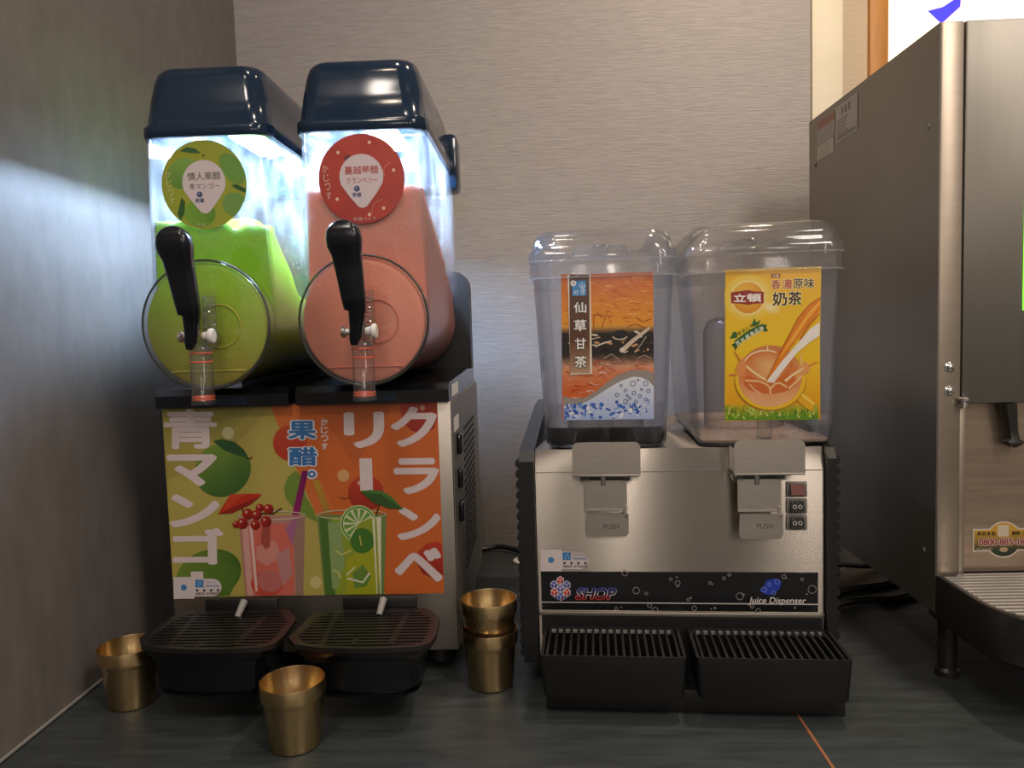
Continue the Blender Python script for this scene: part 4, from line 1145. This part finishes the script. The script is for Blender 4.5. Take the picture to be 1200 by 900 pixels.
# green ribbon
GR = (40, 100, 50)
rib = [(860, 406.5), (868, 399), (878, 391.5), (888, 386), (895.5, 382.5)]
YA.poly([(857, 404), (862, 402), (864.5, 406), (861.5, 411.5), (860.5, 407.5)], (34, 84, 42)); YA.poly([(894, 381), (899, 380.5), (897.8, 384.5), (900.5, 388), (895, 389)], (34, 84, 42))
YA.poly([(860, 400.5), (868, 394), (878, 387), (888, 382), (895, 379.5), (896.4, 386.3), (889, 389), (879.5, 394), (869.5, 401), (862.5, 407.4)], GR)
for k, ch in enumerate('百年經典品牌'):
    x, y = 862.6 + k * 5.5, 403 - k * 4.2 + 0.16 * k * k
    YA.text(ch, (x - 0.2, y - 3.2, x + 5, y + 2.6), (236, 236, 210), 0.02, None, 0, -34 + 3 * k)
for k, ch in enumerate('嚴選紅茶'):
    x, y = 864.5 + k * 4.6, 391 - k * 2.8
    YA.text(ch, (x, y - 2.6, x + 4.2, y + 2), (70, 120, 40), 0.0, None, 0, -30)
for pts in ([(855, 397), (860, 389), (864, 392), (864, 396)], [(857, 390.5), (862, 388.5), (864.5, 392)], [(881, 381), (884, 373), (886.5, 378), (892, 375), (889, 381), (884, 383)]):
    YA.poly(pts, (48, 110, 44))
# grass
YA.grid(848.6, 474, 959.9, 492.2, lambda x, y: mixc((214, 176, 40), (96, 150, 34), (y - 474) / 16), 4, 4)
for k in range(90):
    x = rnd.uniform(850, 957); y = rnd.uniform(482, 491.5); l = rnd.uniform(4, 11) * (0.6 if 872 < x < 925 else 1.0)
    YA.stroke([(x, y), (x + rnd.uniform(-3, 3), y - l * 0.6), (min(max(x + rnd.uniform(-5, 5), 850), 958), y - l)], rnd.uniform(1.0, 2.4), rnd.choice([(96, 150, 30), (130, 176, 40), (70, 124, 28), (186, 206, 70), (226, 226, 130)]), 0.3)
# cup with a splash
YA.poly([(930, 466), (940, 461), (955, 473), (952, 483), (944, 478)], (236, 178, 36)); YA.poly([(938, 463), (941, 461.5), (955, 473), (954, 476)], (250, 216, 90))
YA.ell(903, 445, 42.5, 36.5, (196, 140, 30), n=40, a0=0, a1=180)
YA.ell(903, 444.5, 41.5, 35.5, (244, 196, 40), n=40)
YA.ell(902.5, 441, 38, 36, lambda x, y: mixc((206, 130, 70), (236, 176, 120), (y - 410) / 50), n=40)
YA.ell(902.5, 446, 37, 30, lambda x, y: mixc((222, 130, 66), (238, 180, 128), (y - 440) / 30), n=40)
YA.ell(902, 448, 31, 14, (214, 112, 50), n=30)
YA.ell(900, 428, 29, 18, lambda x, y: mixc((244, 208, 140), (216, 112, 50), math.hypot(x - 897, y - 432) / 24), n=30)
YA.stroke([(872, 427), (880, 434), (890, 441), (898, 446)], 2.4, (248, 220, 160)); YA.stroke(arc_pts(897, 430, 26, 19, 185, 300, 12), 1.6, (250, 226, 180))
YA.poly([(862, 432), (866, 424), (871, 419), (875, 428), (872, 440), (866, 442)], (232, 150, 86)); YA.stroke([(868, 424), (864, 417), (860, 412)], 2.2, (214, 124, 60), 0.8); YA.stroke([(864, 439), (858, 439), (854, 440)], 2.4, (226, 140, 72), 1.6)
YA.poly([(931, 440), (936, 430), (943, 424), (950, 428), (950, 434), (942, 441), (935, 446)], (236, 164, 96)); YA.stroke([(948, 430), (954, 426), (960, 424.5)], 2.0, (220, 132, 64), 0.8); YA.stroke([(940, 428), (938, 419), (941, 415)], 2.0, (244, 204, 150), 1.0)
YA.stroke([(920, 447), (930, 439), (942, 432)], 3.0, (250, 226, 176), 1.6); YA.stroke([(900, 412), (899, 406)], 2.2, (248, 220, 170), 1.2)
YA.stroke([(873, 446), (882, 446.5), (890, 447), (897, 450), (902, 454), (903, 462)], 2.2, (244, 196, 140)); YA.stroke([(903, 456), (908, 450), (914, 449), (919, 452), (922, 454)], 2.2, (244, 196, 140))
YA.stroke([(878, 450), (884, 457), (892, 462)], 1.4, (244, 200, 150)); YA.stroke([(924, 456), (932, 449), (940, 441)], 2.0, (246, 206, 150))
YA.poly([(897.5, 447), (908, 425), (922, 398), (936, 372), (950, 356), (962.6, 348), (961.6, 364), (950, 378), (930, 404), (910, 432)], (232, 132, 20))
YA.poly([(912, 422), (930, 392), (950, 364), (962.4, 352), (962, 357), (946, 376), (930, 400)], (250, 178, 60)); YA.stroke([(938, 398), (950, 380), (961, 368)], 1.6, (206, 96, 14)); YA.stroke([(898, 446), (916, 410), (936, 373), (950, 356.5), (962.5, 348.6)], 0.9, (170, 80, 16))
YA.poly([(898, 448), (916, 424), (936, 402), (950, 386), (961.4, 378), (961, 394), (950, 401), (934, 414), (918, 434), (907, 449)], lambda x, y: mixc((248, 240, 230), (206, 190, 178), ((x - 898) * 0.75 + (y - 448)) / 16))
jt2 = jtank(0.1110, 0.0890, 0.0990, 0.1030, None, YA, 'yellow milk tea label with a pouring cup picture')

# water drops on the cold walls
def drops(name, parent, spots, u, v, nrm, offset=None):
    m = MB(); u, v, nrm = Vector(u), Vector(v), Vector(nrm)
    for p, rad in spots:
        p = Vector(p); rings = []
        for h, q in ((0.0, 1.0), (0.45, 0.85), (0.75, 0.45)):
            rings.append([tuple(p + nrm * rad * h + rad * q * (math.cos(k * PI / 3) * u + math.sin(k * PI / 3) * v)) for k in range(6)])
        m.loft(rings, False, True)
    o_ = m.build(name, 'drop', parent, 80, offset); o_['kind'] = 'stuff'


rd = random.Random(3)
drops('water_drops', jt2, [((0.111 + rd.uniform(-0.080, 0.080), -0.0004, 0.345 + abs(rd.gauss(0, 0.014))), rd.uniform(0.0005, 0.0013)) for k in range(260)], (1, 0, 0), (0, 0, 1), (0, -1, 0))
drops('water_drops', jt1, [((-0.104 + rd.uniform(-0.078, 0.078), -0.0004, 0.362 + abs(rd.gauss(0, 0.010))), rd.uniform(0.0004, 0.0009)) for k in range(120)], (1, 0, 0), (0, 0, 1), (0, -1, 0))
for k, cx in enumerate(SC):
    drops('water_drops', tanks[k], [((cx + 0.0860, 1.08 + rd.uniform(0, 0.16), 0.60 + rd.uniform(0, 0.13)), rd.uniform(0.0004, 0.0012)) for j in range(220)], (0, 1, 0), (0, 0, 1), (1, 0, 0), SM)
    drops('water_drops', tanks[k], [((cx + rd.uniform(0.02, 0.070) * (1 if j % 4 else -1), 1.0612, (0.665 if k == 0 else 0.706) + abs(rd.gauss(0, 0.022))), rd.uniform(0.0004, 0.0011)) for j in range(200)], (1, 0, 0), (0, 0, 1), (0, -1, 0), SM)

# liquids
m = MB().loft([at_z(rrect(0.0785, 0.166, 0.015, 6, -0.104, 0.178), 0.3375), at_z(rrect(0.0800, 0.168, 0.017, 6, -0.104, 0.178), 0.342), at_z(rrect(0.0812, 0.1695, 0.018, 6, -0.104, 0.178), 0.3615)])
o = m.build('herbal_jelly_tea', 'grass_jelly', None); o.location = JD; o.rotation_euler = (0, 0, -yaw)
tag(o, 'black herbal tea lying low in the left clear square tank', 'drink')
m = MB().loft([at_z(rrect(0.084, 0.166, 0.015, 6, 0.111, 0.178), 0.3370), at_z(rrect(0.0855, 0.168, 0.017, 6, 0.111, 0.178), 0.3405)])
o = m.build('milk_tea', 'milk_tea', None); o.location = JD; o.rotation_euler = (0, 0, -yaw)
tag(o, 'last shallow layer of milk tea in the right clear square tank', 'drink')

# tap guards and push levers
for k, (x0, x1, lx0, lx1, zl) in enumerate(((-0.1495, -0.0600, -0.1345, -0.0782, 0.2193), (0.0605, 0.1495, 0.0660, 0.1215, 0.2157))):
    r_ = 0.008
    zt, zb = 0.3475, 0.3045
    pl = [(x0, zb), (x1, zb)] + arc_pts(x1 - r_, zt - r_, r_, r_, 0, 90, 5) + arc_pts(x0 + r_, zt - r_, r_, r_, 90, 180, 5)
    g = MB().prism(pl, -0.0400, -0.0380, 'y')
    g.box(x0, x1, -0.0400, -0.030, zb - 0.0030, zb, 0.0008)
    g.box(x0, x0 + 0.0015, -0.0385, -0.0012, zb, zt - 0.012); g.box(x1 - 0.0015, x1, -0.0385, -0.0012, zb, zt - 0.012)
    gd = jb(g, 'tap_guard', 'steel_dull', smooth=25)
    cx = (lx0 + lx1) / 2
    jb(MB().box(cx - 0.033, cx + 0.033, -0.031, -0.022, 0.2945, 0.3010, 0.0015), 'hinge_bar', 'black', gd)
    jb(MB().box(cx - 0.035, cx - 0.020, -0.034, -0.021, 0.2935, 0.3015, 0.002), 'clip', 'spout', gd)
    jb(MB().box(cx + 0.020, cx + 0.035, -0.034, -0.021, 0.2935, 0.3015, 0.002), 'clip', 'spout', gd)
    jb(MB().cyl((cx - 0.003, -0.028, 0.288), (cx - 0.003, -0.028, 0.305), 0.0042), 'nozzle', 'chrome', gd)
    zs0, zs1 = (0.2500, 0.2545) if k == 0 else (0.2490, 0.2525)
    lv = MB().box(lx0, lx1, -0.0305, -0.0290, zs1, 0.2955)
    lv.box(lx0, lx1 - 0.003, -0.0320, -0.0290, zs1 - 0.0008, zs1 + 0.0014)
    rr_ = 0.007
    a0 = lx0 + 0.001
    lo_ = [(a0 + 0.001, zs0), (lx1 + 0.0015, zs0)] + arc_pts(lx1 + 0.0015 - rr_, zl + rr_, rr_, rr_, 0, -90, 5) + arc_pts(a0 + rr_, zl + rr_, rr_, rr_, -90, -180, 5)
    lv.prism(lo_, -0.0335, -0.0318, 'y')
    lv.box(a0 + 0.001, lx1 + 0.0015, -0.0350, -0.0318, zs0 - 0.0012, zs0 + 0.0006)
    lv.box(lx1 - 0.004, lx1 - 0.0005, -0.0335, -0.0290, zs0 - 0.006, zs1 + 0.006)
    lv.box(lx0 + 0.004, lx1 - 0.004, -0.0295, -0.001, 0.285, 0.289)
    le = jb(lv, 'push_lever', 'steel_dull', smooth=25)
    A = Art([(0, 0), (10, 0), (10, 10), (0, 10)], [(cx - 0.004, 0.238), (cx + 0.016, 0.238), (cx + 0.016, 0.228), (cx - 0.004, 0.228)])
    A.text('PUSH', (0, 1.5, 10, 8.5), (96, 88, 80), 0.0)
    A.build('stamped_lettering', 'print', le, front(-0.03355))

# drip trays with single bars
for tx0, tx1 in ((-0.1945, -0.0110), (0.0010, 0.1880)):
    ZT, yf, yb = 0.0855, -0.106, -0.008
    xc, hw = (tx0 + tx1) / 2, (tx1 - tx0) / 2
    yc, hy = (yf + yb) / 2, (yb - yf) / 2
    R = lambda d, r, z: at_z(rrect(hw - d, hy - d * 0.6, r, 3, xc, yc), z)
    m = MB().loft([R(0.0045, 0.006, 0.0305), R(0.0028, 0.006, 0.033), R(0.0, 0.005, ZT - 0.004), R(0.0, 0.005, ZT), R(0.0040, 0.004, ZT), R(0.0045, 0.004, ZT - 0.004), R(0.0075, 0.004, 0.036)])
    tr = jb(m, 'drip_tray', 'black', smooth=40)
    jb(MB().box(tx0 + 0.006, tx1 - 0.006, -0.0135, -0.0122, ZT - 0.0075, ZT - 0.0025), 'back_strip', 'grille', tr, smooth=0, label='bright strip behind the bars')  # pale strip added to show bright reflections between the bars
    n = 18
    for i in range(n):
        x = tx0 + 0.0085 + (tx1 - tx0 - 0.017) * i / (n - 1)
        jb(MB().box(x - 0.0017, x + 0.0017, yf + 0.004, yb - 0.004, ZT - 0.008, ZT - 0.0008, 0.0006), 'grate_bar', 'black', tr)

# ================================================================== brass tumblers
cup_prof = [(0.0, 0.0), (0.0270, 0.0), (0.0290, 0.0015), (0.0298, 0.006), (0.0345, 0.0555), (0.0360, 0.0580), (0.0375, 0.0605), (0.0379, 0.0640), (0.0379, 0.0770), (0.0376, 0.0782), (0.0368, 0.0782),
            (0.0364, 0.0765), (0.0362, 0.0630), (0.0333, 0.0570), (0.0285, 0.006), (0.0270, 0.0035), (0.0, 0.0032)]
cm = None
for loc, lbl in (((-0.578, 1.012, 0), 'brass tumbler by the left wall, half behind the left drip tray'),
                 ((-0.3130, 0.900, 0), 'brass tumbler standing alone at the front, before the gap between the drip trays'),
                 ((-0.0815, 1.054, 0), 'lower brass tumbler of the stack between the two machines'),
                 ((-0.0815, 1.054, 0.0425), 'upper brass tumbler nested in another between the two machines')):
    if cm is None:
        prof_ = [(max(r, 0.0004), z) for r, z in cup_prof]
        o = MB().lathe(prof_, n=56).build('brass_tumbler', 'brass', None, 40); cm = o
    else:
        o = cm.copy(); COL.objects.link(o)
    o.location = loc; o.scale = (1.05, 1.05, 1.05)
    o['group'] = 'brass tumblers on the counter'
    tag(o, lbl, 'tumbler')

# ================================================================== tall steel cabinet on the right
CB = (0.77, 1.30, 0.0)
cb = empty('drink_cabinet', CB, 0, 'tall stainless drink cabinet with a riveted post, cut off by the right edge', 'cabinet')


def cbuild(mb, name, mat, parent=cb, **k):
    return mb.build(name, mat, parent, offset=CB, **k)


X0, YF, ZTOP = 0.535, 1.0533, 0.8845
cbuild(MB().box(X0 + 0.001, 1.02, YF + 0.03, 1.545, 0.095, ZTOP - 0.001), 'carcass', 'cab_side', smooth=0)
sd = cbuild(MB().box(X0, X0 + 0.002, YF + 0.002, 1.546, 0.092, ZTOP, 0.0006), 'side_panel', 'cab_side', smooth=0)
post = cbuild(MB().box(X0 + 0.0005, 0.5655, YF, YF + 0.030, 0.130, ZTOP, 0.0025), 'front_post', 'cab_post')
for z in (0.432, 0.400):
    s = cbuild(MB().rev((0.5508, YF, z), (0, -1, 0), [(0.0070, 0), (0.0070, 0.001), (0.0048, 0.0015), (0.0046, 0.0030), (0.0030, 0.0044), (0.0008, 0.0048)], 20), 'rivet', 'chrome', post)
hg = MB().rev((0.5665, YF - 0.006, 0.378), (0, 0, 1), [(0.005, 0), (0.0065, 0.002), (0.0065, 0.004), (0.004, 0.005), (0.004, 0.008), (0.007, 0.009), (0.007, 0.012), (0.005, 0.0135)], 20)
cbuild(hg, 'hinge', 'chrome')
cbuild(MB().box(0.5665, 1.02, YF - 0.001, YF + 0.028, 0.3815, ZTOP, 0.003), 'door', 'cab_door')
cbuild(MB().box(0.6440, 0.86, YF - 0.0025, YF - 0.001, 0.505, 0.655, 0.001), 'screen', 'screen')
cbuild(MB().box(0.5650, 0.5740, YF + 0.001, YF + 0.02, 0.132, 0.3805, 0.002), 'inner_post', 'cab_post')
cbuild(MB().box(0.5740, 0.5755, YF + 0.018, YF + 0.024, 0.132, 0.3805), 'gap_shade_strip', 'rubber', smooth=0)  # black strip set in to draw the shade between post and plate
plate = cbuild(MB().box(0.5755, 1.02, YF + 0.019, YF + 0.029, 0.132, 0.3810), 'back_plate', 'cab_plate', smooth=0)
sp = MB().loft([at_z(rrect(0.0085, 0.010, 0.004, 4, 0.6300, YF + 0.004), 0.381), at_z(rrect(0.0070, 0.008, 0.004, 4, 0.6345, YF + 0.004), 0.345), at_z(rrect(0.0068, 0.008, 0.004, 4, 0.6370, YF + 0.004), 0.3325),
                at_z(rrect(0.0120, 0.010, 0.006, 4, 0.6375, YF + 0.004), 0.3285), at_z(rrect(0.0110, 0.010, 0.006, 4, 0.6375, YF + 0.004), 0.3255), at_z(rrect(0.0040, 0.005, 0.003, 4, 0.6375, YF + 0.004), 0.3205)])
cbuild(sp, 'spout', 'cab_black', smooth=40)
# service sticker
K = Art([(1140, 610), (1200, 610), (1200, 655), (1140, 655)], [(0.5941, 0.2160), (0.6640, 0.2160), (0.6645, 0.1613), (0.5945, 0.1613)])


def badge(ins):
    xa, xb, y0, y1, cx_, cy_, r = 1140 + ins, 1212 - ins, 619.5 + ins, 646 - ins, 1176, 632.5, 21.2 - ins
    a_ = math.degrees(math.asin((cy_ - y0) / r))
    return [(xa, y1), (xa, y0)] + arc_pts(cx_, cy_, r, r, 180 + a_, 360 - a_, 16) + [(xb, y0), (xb, y1)] + arc_pts(cx_, cy_, r, r, a_, 180 - a_, 16)


K.poly(badge(0), (238, 224, 206))
K.poly(badge(1.6), lambda x, y: (222, 172, 60) if y < 630 else (44, 58, 40))
K.poly([(1169, 615.5), (1182, 615.5), (1182, 629), (1169, 629)], (232, 214, 190))
for k, ch in enumerate('真桃食品'):
    K.text(ch, (1145 + k * 5.6, 622.8, 1149.6 + k * 5.6, 627.4), (58, 40, 16), 0.03)
K.text('服務 · 諮詢', (1185.5, 622.8, 1208, 627.4), (58, 40, 16), 0.03)
K.text('0800-885-168', (1147, 631, 1206, 639), (150, 30, 30), 0.03, [(0.06, (244, 230, 216))])
K.ell(1176, 644, 5, 3, (204, 176, 132), n=14)
K.text('咖啡·茶品·設備', (1144, 641.3, 1163, 643.6), (210, 196, 176), 0.0)
K.build('service_sticker', 'print', plate, front(YF + 0.0185), CB, label='yellow and green hotline sticker with a round bulge')
# paper labels on the side, near the top back corner
for nm, rc, hd in (('table_label', [(1.4995, 0.8705), (1.4155, 0.8705), (1.4155, 0.8300), (1.4996, 0.8300)], 1), ('rating_label', [(1.4116, 0.8735), (1.3164, 0.8735), (1.3161, 0.8110), (1.4115, 0.8110)], 2), ('notice_label', [(1.4997, 0.8267), (1.4195, 0.8267), (1.4194, 0.8005), (1.4998, 0.8005)], 3)):
    A = Art([(0, 0), (100, 0), (100, 60), (0, 60)], rc)
    A.poly([(0, 0), (100, 0), (100, 60), (0, 60)], {1: (206, 192, 178), 2: (204, 192, 178), 3: (222, 212, 190)}[hd])
    if hd == 1:
        A.poly([(0, 0), (100, 0), (100, 22), (0, 22)], (176, 118, 90))
        for k in range(4):
            for x in (6, 44):
                A.stroke([(x, 28 + k * 8), (x + (30 if x < 20 else 46), 28 + k * 8)], 2.2, (140, 126, 112))
        A.stroke([(40, 24), (40, 58)], 1.4, (150, 136, 122))
    elif hd == 2:
        for x in (28, 44, 60):
            A.poly([(x, 6), (x + 9, 6), (x + 9, 18), (x, 18)], (128, 116, 104))
        for k, (x0, x1) in enumerate(((8, 60), (8, 50), (8, 48), (8, 46), (8, 60))):
            A.stroke([(x0, 25 + k * 5.5), (x1, 25 + k * 5.5)], 2.4, (140, 128, 116))
        A.poly([(8, 50), (92, 50), (92, 56), (8, 56)], (150, 136, 122))
    else:
        for k in range(6):
            A.stroke([(10, 9 + k * 8.5), (90 - 12 * (k % 2), 9 + k * 8.5)], 2.2, (162, 146, 116))
    A.build(nm, 'print', sd, ((X0 - 0.0006, 0, 0), (0, 1, 0), (0, 0, 1), (-1, 0, 0)), CB)
cbuild(MB().rev((X0, 1.088, 0.171), (-1, 0, 0), [(0.005, 0), (0.0048, 0.0015), (0.001, 0.002)], 14), 'screw', 'steel_side', sd)
cbuild(MB().rev((X0, 1.085, 0.758), (-1, 0, 0), [(0.005, 0), (0.0045, 0.001), (0.001, 0.0014)], 14), 'screw', 'steel_side', sd)
cbuild(MB().rev((X0, 1.51, 0.795), (-1, 0, 0), [(0.004, 0), (0.0035, 0.001), (0.001, 0.0014)], 14), 'screw', 'cab_black', sd)
# drip basin and its grille
bo = [(1.02, YF + 0.02), (0.5355, YF + 0.02), (0.5345, 0.955)] + [(0.5345 + 0.055 * (1 - math.cos(a_)), 0.955 - 0.072 * math.sin(a_)) for a_ in (0.3, 0.6, 0.9, 1.2, 1.57)] + [(1.02, 0.883)]


def inset(poly, d):
    cx_, cy_ = 0.80, 0.99
    return [(cx_ + (x - cx_) * (1 - d / 0.26), cy_ + (y - cy_) * (1 - d / 0.10)) for x, y in poly]


bs = cbuild(MB().loft([at_z(inset(bo, 0.005), 0.080), at_z(bo, 0.086), at_z(bo, 0.143), at_z(inset(bo, 0.0015), 0.1455), at_z(inset(bo, 0.006), 0.1455), at_z(inset(bo, 0.007), 0.10)]), 'drip_basin', 'cab_black', smooth=35)
gb = MB()
for k in range(15):
    y = 0.899 + k * 0.0112
    xl = 0.5425 if y > 0.95 else 0.5425 + 0.05 * (1 - math.sqrt(max(0, 1 - ((0.955 - y) / 0.066) ** 2)))
    gb.box(xl, 1.01, y - 0.0024, y + 0.0024, 0.1415, 0.1458)
cbuild(gb, 'drip_grille', 'grille', bs, smooth=0, label='shiny slatted drip grille')
for x, y in ((0.558, 1.066), (0.558, 1.50), (0.98, 1.066), (0.98, 1.50)):
    cbuild(MB().lathe([(0.016, 0), (0.016, 0.008), (0.0125, 0.012), (0.0125, 0.098)], (x, y, 0), 20), 'leg', 'cab_black')

# ================================================================== cords and small things at the back
tag(MB().tube([(-0.16, 1.69, 0.006), (-0.13, 1.70, 0.008), (-0.10, 1.70, 0.012), (-0.06, 1.675, 0.009), (-0.02, 1.63, 0.006), (0.03, 1.56, 0.006)], 0.0055).build('mains_flex', 'cable'), 'black cord running along the back wall between the two machines', 'cord')
tag(MB().lathe([(0.026, 0), (0.026, 0.002), (0.022, 0.004), (0.001, 0.0042)], (-0.044, 1.63, 0.0), 32).build('cord_grommet', 'white'), 'pale round cord cover on the counter by the dispenser\'s left side', 'cover')
tag(MB().tube([(0.425, 1.26, 0.03), (0.46, 1.30, 0.02), (0.50, 1.36, 0.010), (0.56, 1.40, 0.006), (0.62, 1.42, 0.006), (0.72, 1.46, 0.006)], 0.006).build('mains_flex', 'cable'), 'black cord sloping down from the dispenser and under the steel cabinet', 'cord')
tag(MB().tube([(0.415, 1.16, 0.010), (0.45, 1.22, 0.018), (0.495, 1.30, 0.014), (0.55, 1.34, 0.007), (0.62, 1.35, 0.006), (0.70, 1.40, 0.006)], 0.006).build('mains_flex', 'cable'), 'front black cord arching on the counter right of the dispenser', 'cord')
tag(MB().tube([(0.43, 1.34, 0.050), (0.50, 1.40, 0.050), (0.56, 1.46, 0.035), (0.64, 1.52, 0.012), (0.76, 1.54, 0.007)], 0.007).build('mains_flex', 'cable'), 'upper thick black cord coming out of the black plug', 'cord')
pg = empty('power_plug', (0.545, 1.475, 0.0), 0.0, 'black plug block with a small pale block behind the dispenser at right', 'plug')
MB().box(-0.016, 0.006, -0.02, 0.02, 0.0, 0.052, 0.004).build('housing', 'black', pg)
MB().box(0.006, 0.03, -0.012, 0.012, 0.018, 0.034, 0.004).build('pale_block', 'white', pg)  # small pale block added beside the black housing
